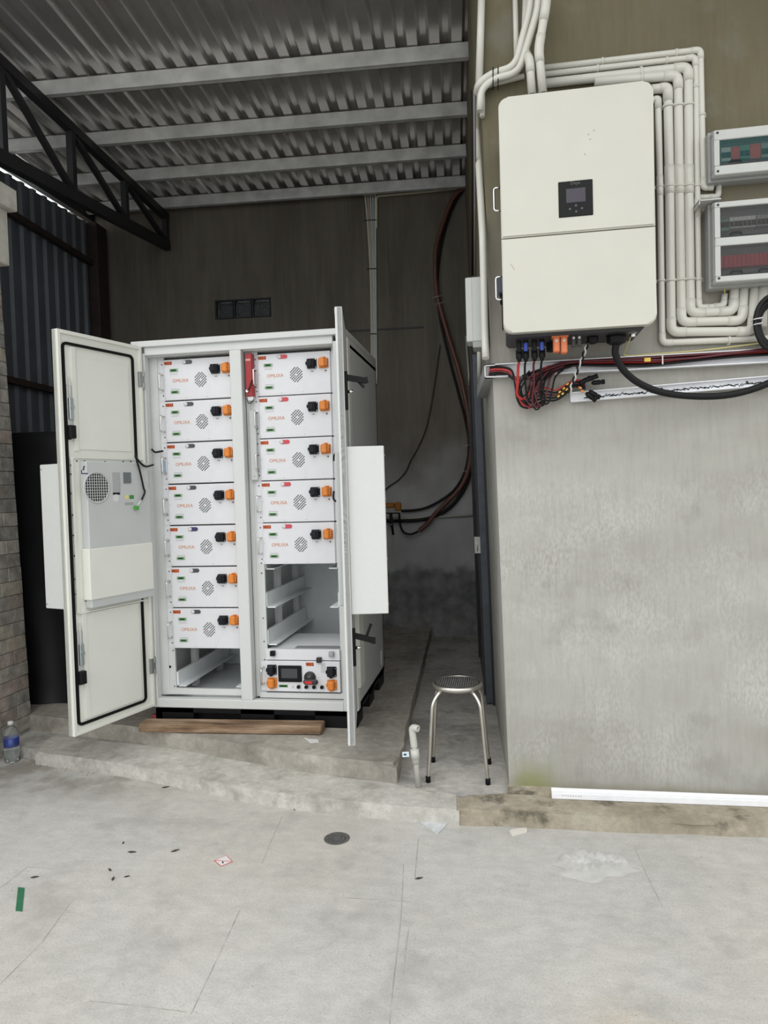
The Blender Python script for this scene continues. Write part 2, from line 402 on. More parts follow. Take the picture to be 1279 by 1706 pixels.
def face_M(c, right, up):
    right = Vector(right).normalized(); up = Vector(up).normalized(); out = right.cross(up)
    M = Matrix((right.to_4d(), up.to_4d(), out.to_4d(), (0, 0, 0, 1))).transposed(); M[3] = (0, 0, 0, 1)
    return Matrix.Translation(Vector(c)) @ M
def smooth_path(pts, k=6):                                  # Catmull-Rom
    P = [Vector(p) for p in pts]; out = []
    for i in range(len(P) - 1):
        a, b, c, d = P[max(i - 1, 0)], P[i], P[i + 1], P[min(i + 2, len(P) - 1)]
        for j in range(k):
            t = j / k; out.append(.5 * ((2 * b) + (c - a) * t + (2 * a - 5 * b + 4 * c - d) * t * t + (3 * b - a - 3 * c + d) * t ** 3))
    out.append(P[-1]); return out
def bend_path(pts, r, k=5):                                 # polyline with rounded corners
    P = [Vector(p) for p in pts]; out = [P[0]]
    for i in range(1, len(P) - 1):
        a, b, c = P[i - 1], P[i], P[i + 1]; d1 = (a - b); d2 = (c - b); q = min(r, d1.length * .49, d2.length * .49)
        p1 = b + d1.normalized() * q; p2 = b + d2.normalized() * q
        for j in range(k + 1):
            t = j / k; out.append((1 - t) ** 2 * p1 + 2 * t * (1 - t) * b + t * t * p2)
    out.append(P[-1]); return out

# ================================================================== THE SETTING
FZ = .07                                                     # level of kerb top, step and alley floor
b = MB(); b.box(-14, 14, -16, 16, -.3, 0); FL = struct(b.build('floor', YARD, origin=(0, 0, 0)))
SCORE = mat('score_line_dirt', (.36, .35, .325), .95, 0, .3, 20)
for pts in ([(697, 1395), (693, 1440), (691, 1462)], [(576, 1496), (632, 1499), (685, 1503)], [(682, 1540), (676, 1580), (672, 1625)], [(672, 1440), (668, 1530), (655, 1640), (648, 1712)], [(1056, 1410), (1078, 1460), (1104, 1512)], [(0, 1480), (45, 1445), (95, 1448)], [(120, 1500), (70, 1570), (0, 1640)], [(400, 1515), (370, 1580), (318, 1690)], [(470, 1360), (452, 1400), (436, 1440)], [(150, 1668), (230, 1676), (310, 1686)], [(20, 1380), (60, 1378)], [(545, 1330), (552, 1322)]):
    P_ = [G(x_, y_, 0) for x_, y_ in pts]; b = MB()
    for a_, c_ in zip(P_, P_[1:]): b.beam(a_ + ZP * .0002, c_ + ZP * .0002, .003, .001)
    b.build('score_line', SCORE, FL)
# alley floor (shed floor behind the kerb)
b = MB()
b.prism([(-2.75, 3.75, .001), (-.6, 3.36, .001), (-.225, 3.36, .001), (.2, 3.47, .001), (-.1, 7.2, .001), (-4.2, 7.2, .001), (-4.2, 4.2, .001)], (0, 0, FZ - .002)); struct(b.build('floor_alley', ALLEY))
# kerb
kf = [(-2.72, 3.70), (-2.3, 3.625), (-1.91, 3.53), (-1.33, 3.345), (-1.0, 3.276), (-.57, 3.222), (-.222, 3.198)]
kb = [(-.232, 3.366), (-.61, 3.44), (-1.08, 3.585), (-1.62, 3.79), (-2.44, 3.91), (-2.80, 3.97)]
def rough_slab(name, poly, z0, z1, m, bev=.012, jig=.004):
    b = MB(); pts = []
    for i, p in enumerate(poly):
        q = poly[(i + 1) % len(poly)]; L = math.dist(p, q); k = max(1, int(L / .09))
        for j in range(k):
            t = j / k; g = jig if 0 < j else 0
            pts.append((p[0] + (q[0] - p[0]) * t + random.uniform(-g, g), p[1] + (q[1] - p[1]) * t + random.uniform(-g, g), z0))
    b.prism(pts, (0, 0, z1 - z0))
    te = [e for e in b.b.edges if all(v.co.z > z1 - 1e-4 for v in e.verts)]
    bmesh.ops.bevel(b.b, geom=te, offset=bev, segments=2, affect='EDGES', clamp_overlap=True)
    o = b.build(name, m); o['kind'] = 'structure'; return o
rough_slab('concrete_kerb', kf + kb, -.01, FZ + .004, KERB)
# weathered step under the right wall
rough_slab('concrete_step', [(-.26, 3.207), (.3, 3.212), (1.1, 3.23), (2.6, 3.25), (2.6, 3.6), (.04, 3.6), (.04, 3.415), (-.26, 3.345)], -.01, FZ, PLINTH, .02, .008)
b = MB(); b.prism([(.0, 3.40, FZ - .01), (2.6, 3.44, FZ - .01), (2.6, 3.5, FZ - .01), (.0, 3.5, FZ - .01)], (0, 0, .022)); b.build('step_fillet', PLINTH)['kind'] = 'structure'
# equipment pad
rough_slab('concrete_pad', [(-.548, 3.468), (-.95, 3.535), (-1.5, 3.69), (-2.2, 3.90), (-3.0, 4.06), (-3.7, 4.2), (-3.93, 6.86), (-.72, 7.06)][::-1], FZ - .02, .17, PAD, .02, .006)

# right-hand wall: front face, leaning alley face
b = MB()
def cx(z): return .008 - .0162 * z
ZT = 4.62
fr = [(cx(0), 3.475), (cx(ZT), 3.475)]
back = lambda z: (-.22 + cx(z), 7.2)
q = [Vector((cx(0), 3.475, 0)), Vector((3.2, 3.475, 0)), Vector((3.2, 7.2, 0)), Vector((-.22 + cx(0), 7.2, 0))]
q2 = [Vector((cx(ZT), 3.475, ZT)), Vector((3.2, 3.475, ZT)), Vector((3.2, 7.2, ZT)), Vector((-.22 + cx(ZT), 7.2, ZT))]
V = [b.b.verts.new(p) for p in q]; V2 = [b.b.verts.new(p) for p in q2]
b.b.faces.new(V[::-1]); b.b.faces.new(V2)
for k in range(4): b.b.faces.new((V[k], V[(k + 1) % 4], V2[(k + 1) % 4], V2[k]))
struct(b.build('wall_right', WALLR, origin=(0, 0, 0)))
# back wall with an opening for the three vents
b = MB(MS); vx0, vx1, vz0, vz1 = -2.60, -2.02, 3.315, 3.51
b.box(-4.4, vx0, 0, .22, 0, 4.5); b.box(vx1, .1, 0, .22, 0, 4.5); b.box(vx0, vx1, 0, .22, 0, vz0); b.box(vx0, vx1, 0, .22, vz1, 4.5)
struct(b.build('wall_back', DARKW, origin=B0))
b = MB(MS)                                                 # joint lines / dark ledge scratched in the cement
b.box(-1.25, -.49, -.012, 0, 3.125, 3.14); b.build('wall_groove_line', DARKST)['kind'] = 'structure'

# left corrugated wall
wl = sroot('wall_left', B0 - 3.78 * XP)
def corrug(fr, u0, u1, fn, pitch, depth, top, bot, w0, w1):
    pass
def sheet_profile(t0, t1, pitch, depth, rib=.42, slope=.12):
    pts = []; t = t0
    while t < t1 - 1e-6:
        for a, d in ((0, 0), (1 - rib - slope, 0), (1 - rib, depth), (1 - slope, depth)):
            tt = t + a * pitch
            if tt <= t1: pts.append((tt, d))
        t += pitch
    pts.append((t1, 0)); return pts
for k in range(5):
    v0 = -3.3 + k * .672; pr = sheet_profile(v0, v0 + .672, .168, .026, .36, .1)
    b = MB(MS); zt0 = 4.205 + .045 * k / 2
    for (va, da), (vb, db) in zip(pr, pr[1:]):
        za = 4.20 + (va + 1.6) * .055; zb = 4.20 + (vb + 1.6) * .055
        P = [(-3.80 + da, va, .05), (-3.80 + db, vb, .05), (-3.80 + db, vb, zb), (-3.80 + da, va, za)]
        f = b.b.faces.new([b.b.verts.new(MS @ Vector(p)) for p in P])
    bmesh.ops.remove_doubles(b.b, verts=b.b.verts, dist=1e-5)
    b.build('metal_sheet', BLUE_SHEET, wl)
for z in (3.87, 2.51, 1.2):
    b = MB(MS); b.box(-3.775, -3.725, -3.3, -.1, z - .025, z + .025); b.build('rail', RUSTP, wl)
b = MB(MS); b.box(-3.80, -3.69, -.26, -.04, .05, 4.28, .01); b.build('corner_post', RUSTP, wl)
b = MB(MS); b.box(-3.79, -3.70, -2.2, -2.1, .05, 4.2, .005); b.build('corner_post', RUSTP, wl)

# roof: corrugated sheets, purlins, truss
ce = sroot('ceiling', B0 + ZP * 4.5)
x = .12; k = 0
while x > -3.9:
    x0 = x - .882; pr = sheet_profile(x0, x, .147, .034, .40, .14)
    b = MB(MS); dz = .003 * (k % 2)
    for (ua, da), (ub, db) in zip(pr, pr[1:]):
        if ub < -3.9: continue
        P = [(ua, -4.15, 4.505 + da + dz), (ub, -4.15, 4.505 + db + dz), (ub, .25, 4.505 + db + dz), (ua, .25, 4.505 + da + dz)]
        b.b.faces.new([b.b.verts.new(MS @ Vector(p)) for p in P])
    bmesh.ops.remove_doubles(b.b, verts=b.b.verts, dist=1e-5)
    b.build('roof_sheet', SHEET, ce); x = x0 + .012; k += 1
for v in (-3.55, -2.2, -1.47, -.79, -.17):
    b = MB(MS); u0, u1 = -3.84, -.01 + (.012 if v > -2 else -.04)
    b.box(u0, u1, v - .0025, v + .0025, 4.4, 4.5); b.box(u0, u1, v, v + .045, 4.4, 4.405); b.box(u0, u1, v, v + .045, 4.495, 4.5); b.box(u0, u1, v + .04, v + .045, 4.4, 4.415)
    b.build('purlin', GALV, ce)
b = MB(); b.beam(MS @ Vector((-3.86, -4.1, 4.37 - .135)), MS @ Vector((-3.86, .0, 4.44)), .06, .15); b.build('eave_beam', DARKST, ce)
tr = sroot('roof_truss', B0 - 3.06 * XP + ZP * 3.7)
T0, T1 = (-3.06, -3.6, 3.625), (-3.06, -.03, 4.075); Q0, Q1 = (-3.06, -3.6, 4.36), (-3.06, -.03, 4.36)
def bm(name, a, c, wx, wz): bb = MB(); bb.beam(MS @ Vector(a), MS @ Vector(c), wx, wz); return bb.build(name, DARKST, tr)
bm('bottom_chord', T0, T1, .06, .09); bm('top_chord', Q0, Q1, .06, .07)
def tz(v): return T0[2] + (v + 3.6) / 3.57 * .45
for v in (-2.68, -1.83, -.95, -.06): bm('web_post', (-3.06, v, tz(v)), (-3.06, v, 4.36), .05, .05)
for va, vb in ((-2.68, -1.83), (-1.83, -.95), (-.95, -.06)): bm('web_diagonal', (-3.06, va, 4.34), (-3.06, vb, tz(vb) + .03), .04, .04)
# unseen canopy over the right-hand wall, lengthened to shade its upper part
ca = sroot('shade_canopy', (1.5, 3.2, 4.62))
for k in range(4):
    x0 = -.02 + k * .8; pr = sheet_profile(x0, x0 + .8, .16, .034, .40, .14); b = MB()
    for (ua, da), (ub, db) in zip(pr, pr[1:]):
        b.b.faces.new([b.b.verts.new(Vector(p)) for p in ((ua, 1.95, 4.64 + da), (ub, 1.95, 4.64 + db), (ub, 4.2, 4.64 + db), (ua, 4.2, 4.64 + da))])
    bmesh.ops.remove_doubles(b.b, verts=b.b.verts, dist=1e-5); b.build('roof_sheet', SHEET, ca)

# brick pier on the left: every brick its own piece
BT = [mat('stone_tile_a', (.34, .32, .285), .85, 0, .35, 16, .5, 40), mat('stone_tile_b', (.40, .375, .335), .85, 0, .3, 14, .5, 40),
      mat('stone_tile_c', (.345, .29, .255), .85, 0, .35, 15, .5, 40), mat('stone_tile_d', (.275, .265, .24), .85, 0, .35, 18, .5, 40), mat('stone_tile_e', (.41, .37, .30), .85, 0, .3, 12, .5, 40)]
bp = sroot('wall_left_pier', (-3.2, 3.6, 0))
def px(z): return -3.012 - .0275 * z
HB = .0865; zc = 0.0; row = 0; bmesh_cache = {}
b = MB(); ztop = 3.03
b.prism([(px(0) - .005, 4.072, 0), (px(ztop) - .005, 4.072, ztop), (-3.5, 4.072, ztop), (-3.5, 4.072, 0)], (0, -1.3, 0)); b.build('pier_core', MORTAR, bp)
while zc < ztop - .02:
    y = 4.08; L0 = (.125, .26, .125, .2)[row % 4]; first = True
    while y > 3.25:
        L = (L0 if first else .25) + random.uniform(-.008, .008); first = False
        h = HB - .0035; X = px(zc + h / 2) + random.uniform(-.002, .003)
        key = round(L, 2)
        bb = MB(); bb.obox((X - .012, y - L / 2, zc + HB / 2), (1, 0, 0), (0, 1, 0), (-.0275, 0, 1), .03, L - .0035, h, .002)
        bb.build('brick', random.choice(BT), bp); y -= L
    zc += HB; row += 1
# end faces of the pier courses seen at the shed side
b = MB(); b.box(-3.4, -2.985, 3.55, 4.13, 3.375, 3.51, .006); b.box(-3.4, -3.035, 3.6, 4.10, 3.03, 3.375, .006)
b.build('plaster_cap', PLASTER, bp)
# three vent blocks in the back wall
wn = sroot('window_1', MS @ Vector((-2.3, 0, 3.31)))
for k in range(3):
    u0 = vx0 + .005 + k * .192; b = MB(MS); b.frame(u0, u0 + .186, vz0 + .002, vz1 - .002, .014, -.008, .1, .002); b.build('vent_frame', DARKST, wn)
    b = MB(MS); b.box(u0 + .016, u0 + .17, .05, .058, vz0 + .02, vz1 - .02); g = b.build('pane', VENTG, wn)
    b = MB(MS)
    for j in range(1, 9): b.box(u0 + .014 + j * .0172, u0 + .0165 + j * .0172, .03, .036, vz0 + .016, vz1 - .016)
    for j in range(1, 9): b.box(u0 + .014, u0 + .172, .03, .036, vz0 + .016 + j * .0178, vz0 + .0185 + j * .0178)
    b.build('mesh_screen', DARKST, wn)

# slate steel door leaf folded back along the alley wall
dr = sroot('door_1', (-.13, 4.8, FZ))
b = MB(); p0 = Vector((-.098, 4.8, FZ + .01)); lean = Vector((-.0162, 0, 1))
def dbox(bb, du0, du1, dv0, dv1, z0, z1):
    P = [p0 + XP * u + YP * v + lean * z for z in (z0, z1) for u, v in ((du0, dv0), (du1, dv0), (du1, dv1), (du0, dv1))]
    vs = [bb.b.verts.new(p) for p in P]
    for f in ((3, 2, 1, 0), (4, 5, 6, 7), (0, 1, 5, 4), (1, 2, 6, 5), (2, 3, 7, 6), (3, 0, 4, 7)): bb.b.faces.new([vs[i] for i in f])
dbox(b, -.03, .012, 0, 1.2, 0, 2.35); b.build('door_leaf', DOORST, dr)
b = MB(); dbox(b, -.045, -.028, .02, .05, .05, 2.3); dbox(b, -.045, -.028, 1.1, 1.13, .05, 2.3); b.build('door_rib', DARKST, dr)
b = MB(); dbox(b, -.068, -.03, -.004, .035, 1.02, 1.13); b.build('door_lock', LGREY, dr)
b = MB(); b.tube([p0 + XP * -.05 + YP * -.006 + lean * z for z in (1.035, 1.115)], .004, 6); b.build('latch_bar', CHROME, dr)
b = MB(); dbox(b, .012, .024, -.02, .03, -.02, 2.35); b.build('door_stile', DARKST, dr)

# ================================================================== BATTERY CABINET
CX0, CX1, CYF, CYB = -2.105, -.85, 3.96, 4.95; CZ0, CZ1 = .27, 2.40
cab = root('battery_cabinet', 'tall white two-bay steel battery cabinet with both doors open on a concrete pad', 'cabinet', ((CX0 + CX1) / 2, (CYF + CYB) / 2, .17))
b = MB()
b.box(CX0, CX0 + .02, CYF + .03, CYB, CZ0, CZ1 + .034); b.box(CX1 - .02, CX1, CYF + .03, CYB, CZ0, CZ1 + .034); b.box(CX0, CX1, CYB - .02, CYB, CZ0, CZ1 + .034)
b.box(CX0, CX1, CYF + .03, CYB, CZ1 - .02, CZ1); b.build('shell', WHITE, cab)
b = MB(); b.box(CX0, CX1, CYF + .03, CYB - .02, CZ0, CZ0 + .025); b.build('inner_floor', INNER, cab)
b = MB(); JL, JR = -2.075, -.925; PLx, PRx = -1.544, -1.474
b.box(CX0, JL, CYF, CYF + .05, CZ0, CZ1, .004); b.box(JR, CX1, CYF, CYF + .05, CZ0, CZ1, .004)
b.box(JL, JR, CYF, CYF + .05, CZ0, .325, .004); b.box(JL, JR, CYF, CYF + .05, 2.385, CZ1 + .035, .003)
b.box(PLx, PRx, CYF, CYF + .06, .325, 2.385, .003); b.build('front_frame', WHITE, cab)
b = MB(); b.box(CX0 - .045, CX1 + .003, CYF - .02, CYB + .003, CZ1 + .032, 2.468, .005, 2); b.build('roof_cap', WHITE, cab)
b = MB(); b.box(CX1 - .002, CX1 + .01, CYF + .01, CYF + .075, CZ0, CZ1 + .02, .003); b.build('side_corner_strip', CREAM, cab)
b = MB(); b.box(CX1 - .004, CX1 + .025, CYF + .02, CYF + .17, .40, 1.5, .006); b.build('side_channel', CREAM, cab)
b = MB(); b.box(CX1, CX1 + .004, CYB - .13, CYB - .07, .33, .43); b.build('side_label', PAPER, cab)
# plinth with fork pockets
b = MB()
for (x0, x1) in ((CX0 + .01, CX0 + .25), (CX0 + .55, CX1 - .5), (CX1 - .25, CX1 - .005)):
    b.box(x0, x1, CYF + .01, CYF + .05, .17, CZ0)
b.box(CX0 + .01, CX1 - .005, CYF + .01, CYF + .05, CZ0 - .03, CZ0)
for xs in (CX0 + .01, CX1 - .045):
    for (y0, y1) in ((CYF + .01, CYF + .2), (CYF + .42, CYB - .4), (CYB - .2, CYB)): b.box(xs, xs + .04, y0, y1, .17, CZ0)
    b.box(xs, xs + .04, CYF + .01, CYB, CZ0 - .03, CZ0)
b.build('plinth', BLACK, cab)
b = MB(); b.box(CX0 + .06, CX1 - .05, CYF + .07, CYF + .09, .17, CZ0 - .002); b.build('plinth_core', BLACK, cab)
# racks: rails, rear posts, side angles, sills
b = MB()
for (x0, x1) in ((-2.04, -1.99), (-1.54, -1.50), (-1.452, -1.40), (-.952, -.915)):
    b.box(x0, x1, 4.035, 4.05, .34, 2.40)
b.build('rack_rail', WHITE, cab)
b = MB(); b.box(-2.04, -1.50, 4.02, 4.04, .335, .372); b.box(-1.45, -.915, 4.02, 4.04, .325, .36); b.build('rack_sill', WHITE, cab)
b = MB(); b.box(-2.085, -2.03, 4.03, 4.10, .33, 2.40); b.box(-1.475, -1.45, 4.03, 4.1, .33, 2.40); b.build('jamb_lining', WHITE, cab)
b = MB()
for xs in (-2.02, -1.44):
    for yy in (4.32, 4.72): b.box(xs, xs + .035, yy, yy + .045, .30, 2.3)
for xs in (-1.545, -.96):
    for yy in (4.5,): b.box(xs, xs + .03, yy, yy + .045, .30, 2.3)
b.build('rack_post', WHITE, cab)
b = MB(); b.box(-1.515, -1.495, 4.1, CYB - .03, .30, 2.36); b.build('partition', INNER, cab)
b = MB(); b.box(CX0 + .03, CX1 - .03, CYB - .026, CYB - .021, CZ0 + .03, CZ1 - .03); b.build('back_brightening_liner', INNER, cab)  # pale sheet added in front of the shell back to brighten the bays
b = MB(); b.box(CX1 - .026, CX1 - .021, 4.1, CYB - .03, CZ0 + .03, CZ1 - .03); b.build('side_brightening_liner', INNER, cab)  # pale sheet added inside the right flank, also to brighten the bay
ANG = [(-1.985, .375), (-1.40, .86), (-1.40, .635), (-1.40, 1.09)]
for xa, za in ANG:
    b = MB(); b.box(xa - .01, xa + .005, 4.05, 4.88, za, za + .09); b.box(xa - .01, xa + .055, 4.05, 4.88, za, za + .006); b.build('shelf_angle', INNER, cab)
for xa, za in ((-.96, .86), (-.96, 1.09), (-1.56, .375)):
    b = MB(); b.box(xa, xa + .012, 4.05, 4.88, za, za + .09); b.box(xa - .05, xa + .012, 4.05, 4.88, za, za + .006); b.build('shelf_angle', INNER, cab)
b = MB(); b.box(-1.405, -.953, 4.02, 4.05, .553, .617, .002); b.build('blank_panel', PANEL, cab)
b = MB(); b.box(-1.40, -.955, 4.05, 4.5, .605, .613); bl = b.build('vented_shelf', INNER, cab)
b = MB()
for i in range(26):
    for j in range(4): b.box(-1.24 + i * .011, -1.233 + i * .011, 4.06 + j * .02, 4.072 + j * .02, .6135, .614)
o = b.build('shelf_slots', DARKINK, cab); o['kind'] = 'stuff'
for (xx, zz, m) in ((-1.372, .602, BLACK), (-1.015, .60, GREYP), (-1.09, .565, DARKST)):
    b = MB(); b.box(xx, xx + .028, 3.995, 4.022, zz - .022, zz + .008, .002); b.box(xx + .003, xx + .011, 3.993, 3.997, zz - .016, zz - .006); b.box(xx + .016, xx + .025, 3.993, 3.997, zz - .016, zz - .006); b.build('cable_clamp', m, cab)
b = MB()
for z in (.45, .55, .66, .80, 1.07, 1.13, 2.3): b.cyl((-1.418, 4.036, z), (0, -1, 0), .004, .003, 8)
for z in (.38, .6): b.cyl((-2.0, 4.036, z), (0, -1, 0), .004, .003, 8)
b.cyl((-2.025, 4.036, .50), (0, -1, 0), .008, .003, 12); b.build('rail_screw', DARKINK, cab)
b = MB(); b.box(-2.027, -2.003, 4.028, 4.0345, 1.69, 1.76); b.build('blue_sticker', mat('pale_blue_label', (.35, .45, .62), .5), cab, 'pale blue sticker')
b = MB(); b.tube(smooth_path([(-2.07, 4.0, 1.83), (-2.045, 3.99, 1.812), (-2.015, 3.995, 1.815), (-2.005, 4.01, 1.818)]), .006, 8); b.build('door_wire', BLACKC, cab, 'black wire end with rubber boot')
b = MB(); b.box(-1.452, -1.412, 4.005, 4.012, 1.625, 2.035, .002); b.cyl((-1.433, 4.005, 1.65), (0, -1, 0), .005, .003, 10); b.build('hanging_strip', LGREY, cab, 'light grey strip plate')

# ---- doors
def door_frame(h, d):                                     # local x: hinge -> free edge, y: towards the inside face, z up
    d = Vector((d[0], d[1], 0)).normalized(); nrm = Vector((-d.y, d.x, 0))
    M = Matrix((d.to_4d(), nrm.to_4d(), ZP.to_4d(), (0, 0, 0, 1))).transposed(); M[3] = (0, 0, 0, 1); return Matrix.Translation(Vector((h[0], h[1], 0))) @ M
DZ0, DZ1 = .285, 2.435
LM = door_frame((-2.088, 3.945), (-2.262 + 2.088, 3.39 - 3.945)); DW = .582
LMi = LM.inverted()
def D(x, y, t=0.0):                                        # picture point -> (s, z) on the left door's inside face
    n_ = LM.to_3x3() @ Vector((0, 1, 0)); p_ = LM @ Vector((0, t, 0)); q_ = LMi @ PL(x, y, n_, p_); return q_.x, q_.z
ld = MB(LM); ld.box(0, DW, -.035, -.004, DZ0, DZ1, .003)
for a in ((0, .02, DZ0, DZ1), (DW - .02, DW, DZ0, DZ1)): ld.box(a[0], a[1], -.035, .008, a[2], a[3], .002)
for a in ((.02, DW - .02, DZ0, DZ0 + .02), (.02, DW - .02, DZ1 - .02, DZ1)): ld.box(a[0], a[1], -.035, .008, a[2], a[3], .002)
ldo = ld.build('door', CREAM, cab, 'left door, cream inside, carrying an air conditioner')
def rrect_path(x0, x1, z0, z1, r, y, k=5):
    pts = []
    for cx_, cz_, a0 in ((x1 - r, z1 - r, 0), (x0 + r, z1 - r, 90), (x0 + r, z0 + r, 180), (x1 - r, z0 + r, 270)):
        for j in range(k + 1):
            a = math.radians(a0 + 90 * j / k); pts.append(Vector((cx_ + r * math.cos(a), y, cz_ + r * math.sin(a))))
    return pts
def strip_loop(s, outer, inner, y0, y1):
    N = len(outer)
    O0 = [s.b.verts.new(s.F @ Vector((p.x, y0, p.z))) for p in outer]; O1 = [s.b.verts.new(s.F @ Vector((p.x, y1, p.z))) for p in outer]
    N0 = [s.b.verts.new(s.F @ Vector((p.x, y0, p.z))) for p in inner]; N1 = [s.b.verts.new(s.F @ Vector((p.x, y1, p.z))) for p in inner]
    for k in range(N):
        j = (k + 1) % N
        s.b.faces.new((O0[k], O0[j], O1[j], O1[k])); s.b.faces.new((O1[k], O1[j], N1[j], N1[k])); s.b.faces.new((N1[k], N1[j], N0[j], N0[k])); s.b.faces.new((N0[k], N0[j], O0[j], O0[k]))
def loop(s, x0, x1, z0, z1, r, wd, y0, y1): strip_loop(s, rrect_path(x0, x1, z0, z1, r, 0), rrect_path(x0 + wd, x1 - wd, z0 + wd, z1 - wd, max(r - wd, .002), 0), y0, y1)
def bez(s):
    pass
b = MB(LM); loop(b, .062, DW - .028, DZ0 + .045, DZ1 - .06, .03, .014, -.006, .006); b.build('gasket', RUBBER, ldo, 'black rubber gasket')
for nm, (x0, x1, z0, z1) in (('upper', (.105, .465, 1.81, 2.30)), ('lower', (.095, .47, .355, .925))):
    b = MB(LM); b.box(x0, x1, -.006, .0015, z0, z1, .0014); b.build('door_stiffener', CREAM, ldo)
b = MB(LM); b.box(.47, .50, -.006, .006, DZ0 + .07, .96, .002); b.box(.47, .50, -.006, .006, 1.8, DZ1 - .08, .002); b.build('door_channel', CREAM, ldo)
# latches and black knob housings
for zc_ in (2.03, .72):
    b = MB(LM); b.box(.503, .535, -.004, .004, zc_ - .1, zc_ + .12, .001); b.tube([(.522, .012, zc_ - .02), (.522, .012, zc_ + .16)], .004, 6); b.build('latch_plate', LGREY, ldo)
    b = MB(LM); b.box(.506, .533, .004, .02, zc_ - .065, zc_ + .05, .003); b.cyl((.518, .02, zc_), (0, 1, 0), .012, .006, 12); b.build('latch', mat('zinc_plated', (.5, .56, .56), .35, .9), ldo, 'zinc latch')
    b = MB(LM); b.box(.505, .545, -.004, .032, zc_ - .165, zc_ - .095, .004); b.cyl((.525, .0, zc_ - .17), (0, 0, 1), .008, .02, 8); b.build('lock_housing', BLACK, ldo, 'black lock housing')
# air conditioner on the left door
s0, zt = .035, 1.765
b = MB(LM); b.box(.02, .53, -.004, .004, .93, 1.77, .001); loop(b, .02, .53, .93, 1.77, .02, .008, .0, .014); b.build('aircon_flange', CREAM, ldo)
b = MB(LM); b.box(.03, .475, .004, .055, .955, 1.745, .004); b.build('aircon_housing', ACGREY, ldo, 'grey sheet-metal air conditioner body')
b = MB(LM); b.box(.028, .485, .004, .062, 1.0, 1.275, .003); b.build('aircon_lower_cover', CREAM, ldo, 'cream cover plate')
fs, fz = D(161, 812, .055); fr_ = .082
b = MB(LM); b.cyl((fs, .0552, fz), (0, 1, 0), fr_, .0008, 32); b.build('fan_opening', DARKINK, ldo, 'dark round fan opening')
b = MB(LM)
k = -6
for k in range(-5, 6):
    q = k * fr_ / 5.4; h = math.sqrt(max(fr_ ** 2 - q * q, 0))
    b.box(fs + q - .0017, fs + q + .0017, .055, .0585, fz - h, fz + h); b.box(fs - h, fs + h, .055, .0585, fz + q - .0017, fz + q + .0017)
b.lathe([(fr_ + .006, 0), (fr_ + .006, .004), (fr_ - .003, .004), (fr_ - .003, 0)], (fs, .055, fz), (0, 1, 0), 32); b.build('fan_grille', ACGREY, ldo)
def patch(name, x0, y0, x1, y1, m, t=.0555, th=.0006, label=None):
    a, c = D(x0, y0, t), D(x1, y1, t); bb = MB(LM); bb.box(min(a[0], c[0]), max(a[0], c[0]), t - .001, t + th, min(a[1], c[1]), max(a[1], c[1])); return bb.build(name, m, ldo, label)
patch('rating_label', 187, 787, 201, 819, mat('grey_rating_label', (.37, .38, .38), .5), label='grey printed rating label')
b = MB(LM)
for k in range(9):
    a = D(188, 790 + k * 3.2, .056); c = D(200 - (k % 3) * 2, 790.9 + k * 3.2, .056); b.box(min(a[0], c[0]), max(a[0], c[0]), .056, .0566, c[1], a[1])
b.build('label_print', INKG, ldo)
patch('bar_code', 188, 820.5, 200, 824, DARKINK, label='barcode strip')
patch('control_display', 205, 787, 218, 805, mat('slate_display', (.13, .15, .16), .25), th=.004, label='small dark controller display')
patch('warning_label', 209, 825, 214, 831, mat('yellow_label', (.75, .66, .2), .5), label='yellow warning label')
patch('earth_label', 215.5, 825, 223, 831, GREEN, label='green label'); patch('terminal_strip', 208, 837, 222, 841, GREYP, label='grey terminal strip')
a = D(193, 830, .0555); b = MB(LM); b.cyl((a[0], .0555, a[1]), (0, 1, 0), .022, .001, 20); b.build('round_sticker', PAPER, ldo, 'white round sticker')
a = D(138, 783, .0555)
RX = LM.to_3x3() @ Vector((-1, 0, 0))
b = MB(LM); ss, zz = a
b.prism([(ss + .012, .0556, zz - .022), (ss - .03, .0556, zz - .022), (ss - .03, .0556, zz - .016), (ss + .006, .0556, zz - .016), (ss + .006, .0556, zz), (ss + .012, .0556, zz)], (0, .0006, 0))
b.prism([(ss - .002, .0556, zz - .004), (ss - .012, .0556, zz + .006), (ss - .006, .0556, zz + .006), (ss - .016, .0556, zz + .022), (ss - .006, .0556, zz + .022), (ss + .002, .0556, zz + .004)], (0, .0006, 0))
b.build('maker_emblem', INKB, ldo, 'navy zigzag emblem over a short rule')
b = MB(LM)
for k in range(5):
    for s_ in (.5, .505): pass
for (x_, y_) in ((118, 775), (128, 768), (141, 768), (175, 769), (205, 769), (218, 769), (118, 790), (118, 822), (121, 858), (122, 892), (124, 926), (124, 965), (125, 990)):
    q = D(x_, y_, .006); b.cyl((q[0], .004, q[1]), (0, 1, 0), .004, .004, 8)
for (x_, y_) in ((154, 1002), (182, 998), (213, 992)):
    q = D(x_, y_, .056); b.cyl((q[0], .004, q[1]), (0, 1, 0), .004, .012, 8)
b.build('flange_screw', DARKST, ldo)
b = MB(LM)
pts = [(225, 758), (233, 785), (239, 812), (241, 820), (236, 833)]
b.tube(smooth_path([LM @ Vector((D(x_, y_, .065)[0], .065, D(x_, y_, .065)[1])) for x_, y_ in pts]), .006, 8); b.F = I4
b2 = MB(); b2.tube(smooth_path([LM @ Vector((D(x_, y_, .068)[0], .068, D(x_, y_, .068)[1])) for x_, y_ in pts]), .0055, 8); b.b.free()
b2.build('aircon_cable', BLACKC, ldo, 'black cable')
